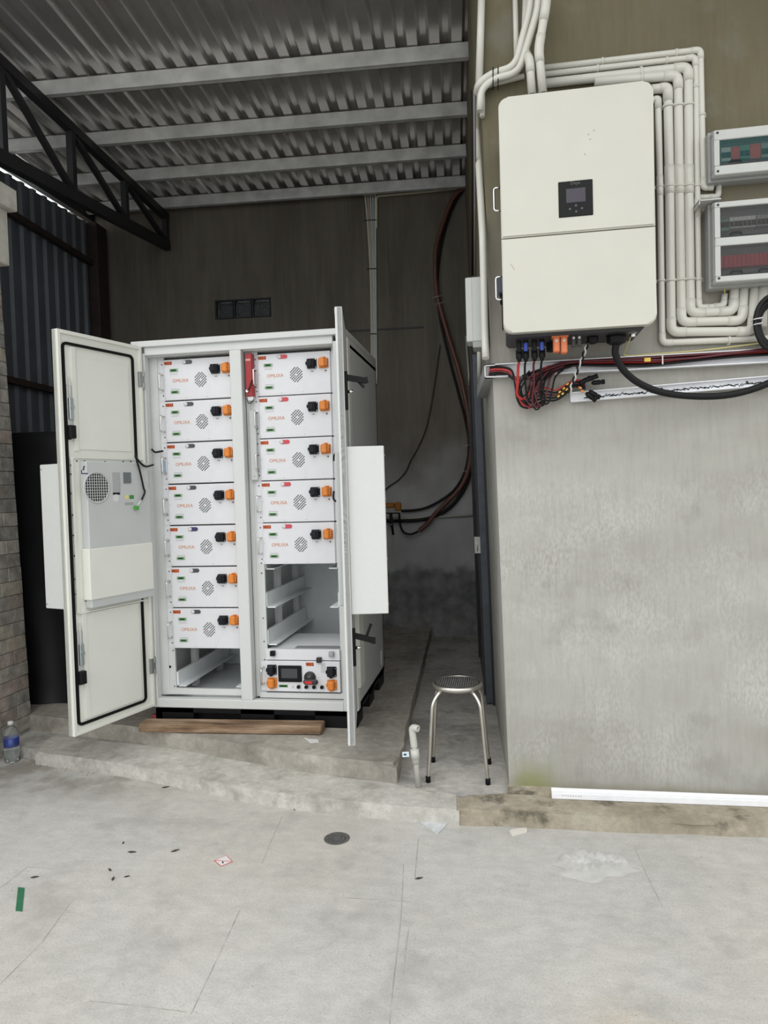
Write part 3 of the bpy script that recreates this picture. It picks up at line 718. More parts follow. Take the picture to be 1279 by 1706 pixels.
b2 = MB(); b2.tube(smooth_path([LM @ Vector((D(225, 759, .06)[0], .06, D(225, 759, .06)[1])), LM @ Vector((D(232, 769, .07)[0], .07, D(232, 769, .07)[1])), LM @ Vector((D(241, 777, .07)[0], .075, D(241, 777, .07)[1])), Vector((-2.05, 3.97, 1.735))]), .006, 8); b2.build('aircon_cable', BLACKC, ldo, 'black cable')
q = D(226, 846, .06); b = MB(LM); b.box(q[0] - .012, q[0] + .012, .056, .075, q[1] - .012, q[1] + .012, .002); b.build('terminal_plug', mat('green_plug', (.07, .33, .05), .4), ldo, 'green terminal plug')
q1 = D(229, 843, .07); q2 = D(236, 833, .07); b = MB(LM); b.tube([(q1[0], .068, q1[1]), (q2[0], .066, q2[1])], .004, 6); b.build('cable_sleeve', PAPER, ldo)
for zc_ in (2.24, 1.65, 1.12, .53):
    b = MB(LM); b.box(-.012, .028, -.004, .012, zc_ - .045, zc_ + .045, .002); b.cyl((-.004, .008, zc_ - .05), (0, 0, 1), .009, .03, 10); b.cyl((-.004, .008, zc_ + .02), (0, 0, 1), .009, .03, 10); b.build('hinge', mat('hinge_zinc', (.35, .36, .35), .4, .8), ldo)
b = MB(LM); b.box(.02, .55, -.215, -.035, .955, 1.735, .004); b.build('aircon_outer_box', WHITE, ldo, 'white box on the outside of the door')
b = MB(LM); [b.cyl((.551, y_, z_), (1, 0, 0), .004, .004, 8) for y_ in (-.2, -.06) for z_ in (.98, 1.71)]; b.build('box_screw', GREYP, ldo)

# ---- right door, seen edge on; the hinge is on the right jamb
RH = (-.872, 3.945); RFv = (-.772 - RH[0], 3.40 - RH[1])
_d = Vector((RFv[0], RFv[1], 0)).normalized(); _n = Vector((_d.y, -_d.x, 0))   # inside face looks left
RM = Matrix((_d.to_4d(), _n.to_4d(), ZP.to_4d(), (0, 0, 0, 1))).transposed(); RM[3] = (0, 0, 0, 1); RM = Matrix.Translation(Vector((RH[0], RH[1], 0))) @ RM
b = MB(RM); b.box(0, .555, -.03, -.002, DZ0 - .005, DZ1 + .01, .003)
b.box(0, .02, -.03, .008, DZ0, DZ1, .002); b.box(.535, .555, -.03, .006, DZ0 - .005, DZ1 + .01, .002); b.box(.02, .535, -.03, .008, DZ0 - .005, DZ0 + .02, .002); b.box(.02, .535, -.03, .008, DZ1 - .02, DZ1 + .01, .002)
rdo = b.build('door', WHITE, cab, 'right door, swung open and seen edge on')
b = MB(RM); b.box(.02, .53, -.215, -.03, .93, 1.765, .004); b.build('aircon_outer_box', WHITE, rdo, 'white box on the outside of the door')
b = MB(RM); [b.cyl((s_, -.216, z_), (0, -1, 0), .004, .004, 8) for s_ in (.06, .48) for z_ in (.97, 1.2, 1.5, 1.72)]; b.build('box_screw', GREYP, rdo)
b = MB(RM); loop(b, .05, .515, DZ0 + .05, DZ1 - .05, .03, .014, -.004, .006); b.build('gasket', RUBBER, rdo, 'black rubber gasket')
b = MB(RM); b.box(.05, .50, -.002, .03, .97, 1.74, .004); b.build('aircon_housing', ACGREY, rdo)
for zc_, up_ in ((2.04, -1), (.755, 1)):
    b = MB(RM); b.box(.475, .51, -.045, -.03, zc_ - .09, zc_ + .1, .003); b.build('handle_plate', BLACK, rdo, 'black handle plate')
    b = MB(RM); b.beam((.492, -.04, zc_ + .07 * (1 if up_ < 0 else .9)), (.47, -.135, zc_ + .055 * (1 if up_ < 0 else .55)), .02, .028); b.beam((.47, -.10, zc_ + .05), (.47, -.125, zc_ + (.022 if up_ < 0 else .115)), .014, .014)
    b.beam((.47, -.125, zc_ + (.055 if up_ < 0 else .03)), (.468, -.145, zc_ + (.06 if up_ < 0 else .03)), .022, .03); b.build('swing_handle', BLACK, rdo, 'black swing handle pulled out')
    b = MB(RM); b.tube([(.49, -.045, zc_ - .0), (.49, -.07, zc_ + .0)], .008, 8); b.build('lock_pin', CHROME, rdo)
b = MB(); b.tube(smooth_path([(-.945, 3.965, 1.545), (-.945, 3.95, 1.505), (-.925, 3.93, 1.49), (-.90, 3.9, 1.51), (-.885, 3.86, 1.55)]), .006, 8); b.build('aircon_cable', BLACKC, rdo, 'black cable')
b = MB(); b.tube(smooth_path([(-.94, 3.965, 1.72), (-.935, 3.955, 1.75), (-.92, 3.945, 1.765)]), .005, 8); b.build('aircon_cable', BLACKC, rdo, 'black cable')
b = MB(); b.tube(smooth_path([(-.925, 3.94, 1.37), (-.92, 3.935, 1.30), (-.905, 3.93, 1.24), (-.9, 3.95, 1.22)]), .007, 8); b.build('bar_handle', CHROME, rdo)

# ---- battery packs
def make_pack(pill, tagtext):
    r = root('battery_pack', '', 'battery', (0, 0, 0)); H = .243; Wd = .438
    b = MB(); b.box(0, Wd, 0, .75, 0, H, .003); body = b.build('case', PANEL, r)
    b = MB(); b.box(-.036, 0, .012, .016, .002, H - .002); b.box(Wd, Wd + .03, .012, .016, .002, H - .002); b.build('mounting_ear', PANEL, r)
    b = MB(); b.cyl((-.018, .013, H - .025), (0, -1, 0), .0035, .004, 8); b.cyl((-.014, .013, .03), (0, -1, 0), .0035, .004, 8); b.build('ear_screw', DARKINK, r)
    b = MB(); b.tube(bend_path([(-.018, .012, .158), (-.018, -.03, .158), (-.018, -.03, .064), (-.018, .012, .064)], .012), .0055, 8)
    b.cyl((-.018, .012, .158), (0, -1, 0), .009, .003, 10); b.cyl((-.018, .012, .064), (0, -1, 0), .009, .003, 10); b.build('handle', CHROME, r)
    b = MB(); b.box(.004, .052, -.0012, 0, H - .031, H - .011); o = b.build('number_tag', TAGO, r, 'orange-red number tag')
    b = MB(); text(b, tagtext, .021, face_M((.028, -.0014, H - .0215), (1, 0, 0), (0, 0, 1))); b.build('number_lettering', DARKINK, o)
    b = MB(); pts = [Vector((.132 + .012 * math.cos(a), 0, H - .02 + .012 * math.sin(a))) for a in [PI / 2 + PI * k / 8 for k in range(9)]] + [Vector((.170 + .012 * math.cos(a), 0, H - .02 + .012 * math.sin(a))) for a in [-PI / 2 + PI * k / 8 for k in range(9)]]
    b.prism(pts, (0, -.003, 0)); o = b.build('switch_bezel', {'r': PINKRED, 'd': mat('graphite_plastic', (.055, .058, .062), .3), 'b': mat('navy_plastic', (.03, .032, .10), .35)}[pill], r, {'r': 'red pill-shaped switch cover', 'd': 'graphite pill-shaped switch cover', 'b': 'navy pill-shaped switch cover'}[pill])
    b = MB(); b.lathe([(0, 0), (.0115, 0), (.0115, .004), (.008, .006), (0, .006)], (.133, -.001, H - .02), (0, -1, 0), 16); b.cyl((.133, -.007, H - .02), (0, -1, 0), .003, .0006, 8); b.build('push_button', PAPER, o, 'white push button')
    for z0, z1, x0 in ((H - .075, H - .055, .036), (.038, .057, .039)):
        b = MB(); b.box(x0, x0 + .055, -.003, 0, z0, z1, .001); o = b.build('data_port', TAGB, r)
        b = MB(); b.box(x0 + .007, x0 + .047, -.0042, -.003, z0 + .003, z1 - .003); b.box(x0 + .002, x0 + .005, -.0036, -.003, z0 + .008, z0 + .011); b.build('port_label', GREEN, o, 'green label')
        b = MB(); b.box(x0 + .013, x0 + .041, -.0046, -.0042, z0 + .007, z1 - .007); b.build('port_slot', DARKINK, o)
    b = MB()
    for zz, x0, n_ in ((H - .087, .040, 9), (.064, .042, 10)):
        for i in range(n_): b.box(x0 + i * .0055, x0 + i * .0055 + .0038, -.0004, 0, zz - .003, zz + .003)
    b.build('small_print', INKG, r)
    b = MB(); text(b, 'OMLIXA', .0275, face_M((.104, -.0006, H - .1285), (1, 0, 0), (0, 0, 1))); b.build('logo_lettering', INK, r, 'orange lettering')
    b = MB(); R_ = .041
    for i in range(-4, 5):
        for j in range(-5, 6):
            xx = i * .0164 + (j % 2) * .0082; zz = j * .0080
            if math.hypot(xx, zz) < R_ and math.hypot(xx, zz) > .009:
                b.obox((.232 + xx, -.0003, H - .128 + zz), (1, 0, .45), (0, 1, 0), (-.45, 0, 1), .0098, .0008, .0048)
    b.build('vent_grille', DARKINK, r)
    b = MB(); b.box(.300, .357, -.008, 0, H - .099, H - .042, .003); b.box(.294, .302, -.02, 0, H - .078, H - .06, .002); b.box(.304, .348, -.036, -.008, H - .095, H - .046, .006); b.box(.318, .336, -.042, -.036, H - .09, H - .05, .003); o = b.build('negative_socket', NAVY, r, 'black power socket')
    b = MB(); [b.cyl((.3525, -.008, zz), (0, -1, 0), .0025, .002, 8) for zz in (H - .047, H - .093)]; b.build('socket_screw', CHROME, o)
    b = MB(); b.box(.370, .427, -.008, 0, H - .099, H - .042, .003); b.box(.374, .412, -.036, -.008, H - .095, H - .044, .006); b.box(.4, .424, -.022, -.008, H - .09, H - .05, .003); b.box(.39, .41, -.012, 0, H - .042, H - .036, .001); o = b.build('positive_socket', ORANGE, r, 'orange power socket')
    b = MB(); [b.cyl((.4225, -.022, zz), (0, -1, 0), .0025, .002, 8) for zz in (H - .055, H - .072, H - .085)]; b.build('socket_screw', DARKST, o)
    b = MB(); b.box(.322, .336, -.0006, 0, H - .1165, H - .1135); b.box(.403, .417, -.0006, 0, H - .1165, H - .1135); b.box(.4085, .4115, -.0006, 0, H - .122, H - .108); b.build('polarity_mark', DARKINK, r)
    b = MB(); b.box(.012, .0128, -.0003, 0, .012, H - .04); b.box(.012, .27, -.0003, 0, .012, .0128); b.box(.27, .2708, -.0003, 0, .012, H - .06); b.box(.285, .2858, -.0003, 0, .012, H - .03)
    b.build('panel_seam', mat('seam_grey', (.62, .62, .64), .5), r)
    b = MB(); [b.cyl((xx, 0, zz), (0, -1, 0), .0025, .0008, 8) for xx, zz in ((.008, .012), (.14, .012), (.272, .012), (.008, H - .04), (.008, H - .12))]; b.build('panel_screw', GREYP, r)
    return r
ORD = ['top', 'second', 'third', 'fourth', 'fifth', 'sixth', 'bottom']
protos = {}
def put_pack(x, z, pill, tg, label):
    key = (pill, tg)
    if key not in protos: o = protos[key] = make_pack(pill, tg)
    else: o = copy_tree(protos[key])
    o.location = (x, 4.022, z); o['label'] = label; o['group'] = 'battery packs in the cabinet'; return o
lp = ['d', 'd', 'd', 'd', 'b', 'd', 'd']
for k in range(7):
    put_pack(-1.984 - .0008 * k, 2.121 - .2505 * k, lp[k], 'NO.1' if k == 5 else 'NO.2', f'white battery pack, {ORD[k]} in the left bay' + (', above the empty slot' if k == 6 else (' with navy switch' if k == 4 else ' with graphite switch')))
ORR = ['top', 'second from top', 'third from top', 'fourth from top', 'lowest']
for k in range(5):
    put_pack(-1.394 - .0012 * k, 2.118 - .2485 * k, 'r', 'NO.1' if k == 2 else 'NO.2', f'white battery pack with red switch, {ORR[k]} in the right bay')
# shelf angles that carry the packs
for k in range(7):
    z = 2.121 - .2505 * k
    b = MB(); b.box(-2.03, -1.95, 4.06, 4.85, z - .006, z - .0008); b.box(-1.60, -1.545, 4.06, 4.85, z - .006, z - .0008); b.build('pack_runner', DARKST, cab)
for k in range(5):
    z = 2.118 - .2485 * k
    b = MB(); b.box(-1.44, -1.36, 4.06, 4.85, z - .006, z - .0008); b.box(-1.0, -.94, 4.06, 4.85, z - .006, z - .0008); b.build('pack_runner', DARKST, cab)

# ---- high-voltage control box at the foot of the right bay
hb = root('control_box', 'white control unit with touch screen and rotary isolator, foot of the right bay', 'control box', (-1.406, 4.015, .365))
HX = Matrix.Translation(Vector((-1.406, 4.015, .365)))
b = MB(HX); b.box(0, .452, 0, .6, 0, .183, .002); b.box(-.034, 0, .012, .016, .002, .18); b.build('case', PANEL, hb)
b = MB(HX); b.box(0, .452, -.0005, .6, -.005, -.001); b.build('case_base', DARKST, hb)
def sock(x0, z0, m, lab):
    b = MB(HX); b.box(x0, x0 + .058, -.008, 0, z0, z0 + .06, .003); b.box(x0 + .006, x0 + .046, -.036, -.008, z0 + .004, z0 + .056, .007); b.box(x0 - .004, x0 + .004, -.02, 0, z0 + .02, z0 + .04, .002); b.box(x0 + .02, x0 + .038, -.03, 0, z0 - .004, z0 + .004, .002)
    o = b.build('power_socket', m, hb, lab); b = MB(HX); [b.cyl((x0 + .053, -.008, z0 + q), (0, -1, 0), .0025, .002, 8) for q in (.008, .05)]; b.build('socket_screw', CHROME, o)
sock(.010, .101, NAVY, 'black power socket'); sock(.010, .024, ORANGE, 'orange power socket'); sock(.374, .094, NAVY, 'black power socket'); sock(.374, .016, ORANGE, 'orange power socket')
b = MB(HX); b.box(.078, .221, -.012, 0, .060, .158, .004); o = b.build('touch_screen', BLACK, hb, 'black touch screen panel'); b = MB(HX); b.box(.099, .196, -.0128, -.012, .084, .141); b.build('display', SCREEN, o)
b = MB(HX); b.box(.248, .295, -.001, 0, .155, .176); o = b.build('number_tag', TAGO, hb); b = MB(HX); text(b, 'NO.2', .021, face_M((.2715, -.0012, .1655), (1, 0, 0), (0, 0, 1))); b.build('number_lettering', DARKINK, o)
b = MB(HX); b.lathe([(0, 0), (.036, 0), (.034, .012), (.022, .014), (.022, .026), (0, .026)], (.27, 0, .088), (0, -1, 0), 28); o = b.build('rotary_isolator', mat('charcoal_plastic', (.035, .037, .035), .4), hb)
b = MB(HX); b.box(.238, .328, -.048, -.026, .054, .086, .01); o2 = b.build('isolator_handle', mat('dark_navy_plastic', (.03, .026, .035), .4), o, 'dark handle'); 
b = MB(HX); b.prism([(.248, -.0485, .07), (.256, -.0485, .079), (.295, -.0485, .078), (.295, -.0485, .062), (.256, -.0485, .063)], (0, -.002, 0)); b.build('handle_inset', RED, o, 'red arrow inset')
b = MB(HX); b.box(.078, .132, -.001, 0, .026, .041); o = b.build('port_label', GREEN, hb, 'green label'); b = MB(HX); b.box(.085, .125, -.0014, -.001, .03, .037); b.build('label_print', DARKINK, o)
b = MB(HX); b.cyl((.16, 0, .033), (0, -1, 0), .006, .006, 12); b.tube([(.16, -.006, .033), (.163, -.018, .036)], .003, 6); b.build('toggle_switch', CHROME, hb)
for xx in (.2, .247, .294, .342):
    b = MB(HX); b.box(xx - .013, xx + .013, -.003, 0, .019, .045, .001); o = b.build('signal_port', LGREY, hb); b = MB(HX); b.lathe([(.0, 0), (.010, 0), (.010, .012), (.007, .012), (.006, .006), (0, .006)], (xx, -.003, .032), (0, -1, 0), 14); b.build('port_ring', BLACK, o)
b = MB(HX); b.box(.338, .366, -.0008, 0, .115, .172); b.build('data_sticker', mat('grey_sticker', (.55, .55, .57), .5), hb, 'light grey sticker')
b = MB(HX); b.tube(bend_path([(-.018, .012, .143), (-.018, -.035, .143), (-.018, -.035, .045), (-.018, .012, .045)], .02), .006, 8); b.build('handle', CHROME, hb)

# ---- red fire-suppression canister
fe = root('fire_extinguisher', 'small red box extinguisher hung beside the top right battery pack', 'extinguisher', (-1.434, 4.0, 2.10))
b = MB(); b.box(-1.458, -1.416, 3.985, 4.03, 2.115, 2.365, .004); b.build('body', EXTRED, fe)
b = MB(); b.box(-1.455, -1.425, 3.9845, 3.985, 2.322, 2.334); b.build('label_band', mat('pink_print', (.6, .3, .28), .5), fe)
b = MB(); b.box(-1.452, -1.418, 3.99, 4.025, 2.09, 2.115, .002); b.build('base_cap', PAPER, fe)
b = MB(); b.tube(smooth_path([(-1.418, 3.98, 2.21), (-1.43, 3.975, 2.17), (-1.445, 3.972, 2.145)]), .0035, 6); b.tube(smooth_path([(-1.452, 3.98, 2.1), (-1.44, 3.97, 2.075), (-1.425, 3.97, 2.075), (-1.412, 3.985, 2.095)]), .0025, 6); b.build('wire', BLACKC, fe)
b = MB(); b.cyl((-1.447, 3.985, 2.145), (0, -1, 0), .008, .014, 10); b.build('nozzle', CHROME, fe)

# ================================================================== INVERTER ON THE WALL
IX0, IX1, IZ0, IZ1, IY = .028, .664, U(960, 547.5, 3.15).z, U(960, 147.8, 3.15).z, 3.15
inv = root('hybrid_inverter', 'large white wall-hung inverter with a small black display panel', 'inverter', ((IX0 + IX1) / 2, 3.3, 2.15))
SZ = U(960, 387, IY).z
def rr_slab(s, x0, x1, z0, z1, y0, y1, r, corners):         # slab with chosen rounded corners (tl,tr,br,bl)
    pts = []
    for cx_, cz_, a0, on in ((x1, z1, 0, corners[1]), (x0, z1, 90, corners[0]), (x0, z0, 180, corners[3]), (x1, z0, 270, corners[2])):
        sx = -1 if a0 in (0, 270) else 1; sz = -1 if a0 in (0, 90) else 1
        if on:
            for j in range(7):
                a = math.radians(a0 + 15 * j); pts.append((cx_ + sx * r + r * math.cos(a), y0, cz_ + sz * r + r * math.sin(a)))
        else: pts.append((cx_, y0, cz_))
    s.prism(pts, (0, y1 - y0, 0))
    es = [e for e in s.b.edges if all(abs((v.co).y - y0) < 1e-5 for v in e.verts)]
    bmesh.ops.bevel(s.b, geom=es, offset=.006, segments=2, affect='EDGES', clamp_overlap=True)
b = MB(); rr_slab(b, IX0, IX1, SZ + .0025, IZ1, IY, 3.21, .04, (1, 1, 0, 0)); b.build('upper_cover', INVC, inv)
b = MB(); rr_slab(b, IX0, IX1, IZ0, SZ - .0025, IY, 3.21, .04, (0, 0, 1, 1)); b.build('lower_cover', INVC, inv)
b = MB(); b.box(IX0 + .012, IX1 - .04, 3.19, 3.45, IZ0 - .012, IZ1 - .03, .012); b.build('heat_sink_body', mat('dark_grey_casting', (.035, .035, .04), .55), inv)
b = MB(); b.box(.1, .58, 3.44, 3.474, 2.4, 3.05); b.build('wall_bracket', GALV, inv)
dA, dB, dC = U(929.5, 304, IY), U(987.5, 298.5, IY), U(932, 363, IY)
b = MB(); b.box(dA.x, dB.x - .002, IY - .004, IY + .002, dC.z, dA.z, .002); dp = b.build('display_panel', BLACK, inv)
sA, sB = U(942.5, 315, IY), U(975, 336, IY)
b = MB(); b.box(sA.x, sB.x, IY - .005, IY - .004, sB.z, sA.z - .002); b.build('screen', SCREEN2, dp)
for x_, y_ in ((949, 349), (959, 343), (969, 347.5), (959.5, 353)):
    p = U(x_, y_, IY); b = MB(); b.cyl((p.x, IY - .004, p.z), (0, -1, 0), .005, .001, 12); b.build('touch_button', mat('dim_button', (.06, .06, .065), .4), dp)
b = MB(); p = U(958, 305.5, IY); text(b, 'Deye', .019, face_M((p.x, IY - .0045, p.z), (1, 0, 0), (0, 0, 1))); b.build('logo_lettering', mat('dim_print', (.10, .10, .10), .5), dp)
b = MB()
for x_, y_ in ((980, 224), (983, 232), (989, 217), (974, 257)):
    p = U(x_, y_, IY); b.cyl((p.x, IY + .0005, p.z), (0, -1, 0), .0035, .001, 8)
p = U(853, 445, IY); b.beam((p.x - .006, IY, p.z + .014), (p.x + .01, IY, p.z - .012), .001, .003); b.build('scuff_mark', mat('scuff_brown', (.42, .38, .30), .8), inv)
for z_ in (U(828, 327, 3.2).z, U(828, 477, 3.2).z):
    b = MB(); b.tube(bend_path([(IX0 + .03, 3.235, z_ + .05), (IX0 - .028, 3.235, z_ + .05), (IX0 - .028, 3.235, z_ - .05), (IX0 + .03, 3.235, z_ - .05)], .012), .005, 8); b.build('lift_handle', CHROME, inv)
p = U(828, 475, 3.25); b = MB(); b.box(IX0 - .02, IX0 + .03, 3.225, 3.29, p.z - .045, p.z + .03, .006); b.build('dc_switch', mat('navy_switch', (.03, .035, .06), .4), inv); b = MB(); b.box(IX0 - .012, IX0 + .02, 3.24, 3.275, p.z - .085, p.z - .045, .004); b.box(IX0 - .005, IX0 + .02, 3.25, 3.27, p.z - .2, p.z - .085, .004); b.build('switch_block', BLACK, inv)
UZ = IZ0 - .012                                             # underside
def upt(x_, y_, Y): return U(x_, y_, Y)
mcx = [864, 875, 889.5, 902]; CY = 3.27
for k, x_ in enumerate(mcx):
    p = upt(x_, 560, CY); zt_ = UZ + .004; col_ = (BLACK, BLUEP, BLACK, BLUEP)[k]
    b = MB(); b.cyl((p.x, CY, zt_), (0, 0, -1), .012, .018, 12); b.build('cable_gland', BLACK, inv)
    r_ = root('cable_connector', ('black plug with red lead, leftmost under the inverter', 'blue plug with black lead, second from left under the inverter', 'black plug with dark red lead, third from left under the inverter', 'blue plug with black lead, beside the coral terminals')[k], 'connector', (p.x, CY, zt_ - .1), group='plugs under the inverter')
    b = MB(); b.cyl((p.x, CY, zt_ - .014), (0, 0, -1), .0105, .045, 12); b.box(p.x - .006, p.x + .006, CY - .0125, CY - .008, zt_ - .055, zt_ - .02); b.build('plug_upper', col_, r_)
    b = MB(); b.lathe([(0, 0), (.012, 0), (.0125, .02), (.011, .035), (.006, .045), (0, .045)], (p.x, CY, zt_ - .055), (0, 0, -1), 12); b.box(p.x - .015, p.x + .015, CY - .004, CY + .004, zt_ - .085, zt_ - .045, .002); b.build('plug_nut', BLACK, r_)
for x_, dz in ((926, 0), (938.5, .006)):
    p = upt(x_, 560, 3.24); b = MB(); b.box(p.x - .02, p.x + .02, 3.215, 3.265, UZ - .006, UZ + .006, .003); b.box(p.x - .014, p.x + .014, 3.215, 3.26, UZ - .07 - dz, UZ - .004, .005)
    o = b.build('battery_terminal', CORAL, inv, 'coral battery terminal'); b = MB(); b.lathe([(.0, 0), (.006, 0), (.006, .002), (.003, .002), (.003, .0005), (0, .0005)], (p.x, 3.215, UZ - .022), (0, -1, 0), 12); b.build('terminal_ring', PAPER, o)
p = upt(921, 578, 3.35); b = MB(); b.cyl((p.x, 3.36, UZ + .01), (0, 0, -1), .03, .05, 18); b.build('round_boss', BLACK, inv)
for x_ in (955, 964.5):
    p = upt(x_, 565, 3.24); b = MB(); b.cyl((p.x, 3.24, UZ + .004), (0, 0, -1), .0095, .052, 12); o = b.build('sealed_port', mat('graphite_rubber', (.05, .05, .05), .6), inv); b = MB(); b.lathe([(0, 0), (.006, 0), (.006, .001), (0, .001)], (p.x, 3.2304, UZ - .01), (0, -1, 0), 10); b.build('port_ring', PAPER, o)
for x_, r_, h_ in ((987, .026, .035), (1026, .044, .045)):
    p = upt(x_, 560, 3.28); b = MB(); b.lathe([(0, 0), (r_, 0), (r_, h_ * .35), (r_ * .85, h_ * .4), (r_ * .95, h_ * .45), (r_ * .9, h_), (r_ * .5, h_ + .008), (0, h_ + .008)], (p.x, 3.28, UZ + .01), (0, 0, -1), 8, False); b.build('gland_nut', BLACK, inv)
p = upt(1054, 548, 3.25); b = MB(); b.cyl((p.x, 3.25, UZ + .012), (0, 0, -1), .012, .03, 10); b.box(p.x - .02, p.x + .02, 3.24, 3.26, UZ - .002, UZ + .012); b.build('earth_stud', CHROME, inv)

# ================================================================== CONDUITS
WY = 3.475
def wall_pts(pts, Y): return [U(x_, y_, Y) for x_, y_ in pts]
def conduit(label, pts, r, Y=None, clips=(), bend=None, couple=True, group=None, m=PVC, P3=None, elbows=True):
    P = P3 if P3 is not None else wall_pts(pts, Y or (WY - r - .004)); 
    lo = min(P, key=lambda p: p.z)
    t = root('conduit', label, 'conduit', lo, 0, group)
    b = MB(); path = bend_path(P, bend or r * 1.9); b.tube(path, r, 12); b.build('pipe', m, t)
    if elbows:
        for i in range(1, len(P) - 1):
            a, c, d = P[i - 1], P[i], P[i + 1]; e1 = min(r * 3.1, (a - c).length * .49); e2 = min(r * 3.1, (d - c).length * .49)
            b = MB(); b.tube(bend_path([c + (a - c).normalized() * e1, c, c + (d - c).normalized() * e2], bend or r * 1.9), r * 1.1, 12); b.build('elbow', m, t)
    for (x_, y_) in clips:
        q = U(x_, y_, WY - r); best = None
        for a, c in zip(P, P[1:]):
            d = c - a; tt = max(0, min(1, (q - a).dot(d) / d.length_squared)); pp = a + d * tt
            if best is None or (pp - q).length < best[0]: best = ((pp - q).length, pp, d.normalized())
        _, pp, d = best; side = d.cross(Vector((0, 1, 0))).normalized()
        b = MB(); b.tube([pp - d * .005, pp + d * .005], r * 1.22, 12); b.obox(pp + Vector((0, r * .9, 0)), d, side, (0, 1, 0), .014, r * 3.0, .006); b.build('saddle_clip', m, t)
    return t
conduit('thin white conduit, outermost of the nested bends, ending under the upper breaker box', [(900, 114), (1166.5, 83), (1171.5, 312), (1188, 313)], .0135, clips=((1003, 103), (1126, 86), (1170, 192)))
conduit('thin white conduit, second of the nested bends, hooked up under the lower breaker box', [(900, 125), (1158, 95.5), (1161.5, 347), (1164, 513), (1205, 509), (1207, 490)], .0135, clips=((995, 114), (1110, 101), (1156, 146), (1162, 310), (1164, 466)))
conduit('short white conduit branch rising to the upper breaker box', [(1163, 329), (1196, 327.5), (1197.5, 305)], .012)
conduit('thick white conduit, third of the nested bends, entering the lower breaker box', [(900, 140), (1146, 112), (1147, 300), (1150, 522), (1221, 518), (1223.5, 478)], .0205, clips=((1067, 121), (1145, 176), (1148, 310), (1150, 466)))
conduit('thick white conduit, fourth of the nested bends, passing under the third', [(990, 137), (1129, 126), (1131, 300), (1135, 537), (1236, 534), (1239, 477)], .0205, clips=((1068, 130), (1130, 177), (1132, 311), (1134, 467)))
conduit('thick white conduit, innermost thick bend beside the inverter', [(1085, 149), (1112, 146), (1115, 300), (1118, 553), (1252, 552), (1256, 476)], .0205, clips=((1114, 178), (1115, 311), (1117, 468)))
conduit('thin white conduit closest to the inverter, running low to the cable coil', [(1082, 168), (1096, 165), (1099, 310), (1103, 571), (1300, 563)], .0145, clips=((1099, 311), (1101, 468), (1214, 565)))
conduit('thick white conduit dropping behind the coil of black cable', [(1271, 478), (1268.5, 545)], .022)
# upper left bundle
cl = .0175
conduit('white conduit running straight down the wall corner from the roof', [(803, -40), (798, 138)], .0175, Y=WY - .03)
conduit('thin white conduit standing alone left of the inverter bundle', [(857, -40), (861, 131)], .0125, Y=WY - .018)
PA = [U(885, -30, WY - .10), U(884, 10, WY - .095), U(858, 112, WY - .06), U(820, 122, WY - .045), U(795, 140, WY - .045), AL(794.5, 215, .03), AL(804, 398, .03), AL(807.5, 560, .03), AL(809, 597, .03)]
conduit('long white conduit bending from the roof bundle round the corner and down to the trunking', None, .0175, P3=PA, bend=.06, elbows=False)
PB = [U(897, -30, WY - .125), U(896, 15, WY - .12), U(864, 121, WY - .075), U(822, 131.5, WY - .05), U(800.5, 150, WY - .05), U(799.5, 185, WY - .05)]
conduit('white conduit tied under the outer one in the corner bundle', None, .0165, P3=PB, bend=.05, elbows=False)
conduit('short grey-white conduit tied lowest in the corner bundle', None, .0125, P3=[U(873, 127, WY - .02), U(803.5, 144, WY - .02), U(803.2, 195, WY - .02)], bend=.03)
conduit('white conduit dropping from the roof into the top of the inverter, left one', None, .0185, P3=[U(878, -30, WY - .06), U(874, 85, WY - .06), U(882, 100, WY - .12), U(886, 158, WY - .12)], bend=.04)
conduit('white conduit dropping from the roof into the top of the inverter, right one', None, .0195, P3=[U(911, -30, WY - .14), U(909, 10, WY - .14), U(897, 82, WY - .12), U(904, 156, WY - .12)], bend=.06)
for x_ in (821, 829.5):
    P_ = [U(x_, y_, WY - .066) for y_ in (112, 121, 131, 142)]; b = MB(); b.tube([P_[0] + Vector((0, .03, 0))] + P_ + [P_[-1] + Vector((0, .04, 0))], .0025, 6)
    tag(b.build('cable_tie', BLACKC), 'black cable tie round the corner conduits, ' + ('nearer the corner' if x_ < 825 else 'nearer the inverter'), 'cable tie', 'cable ties on the corner conduits')
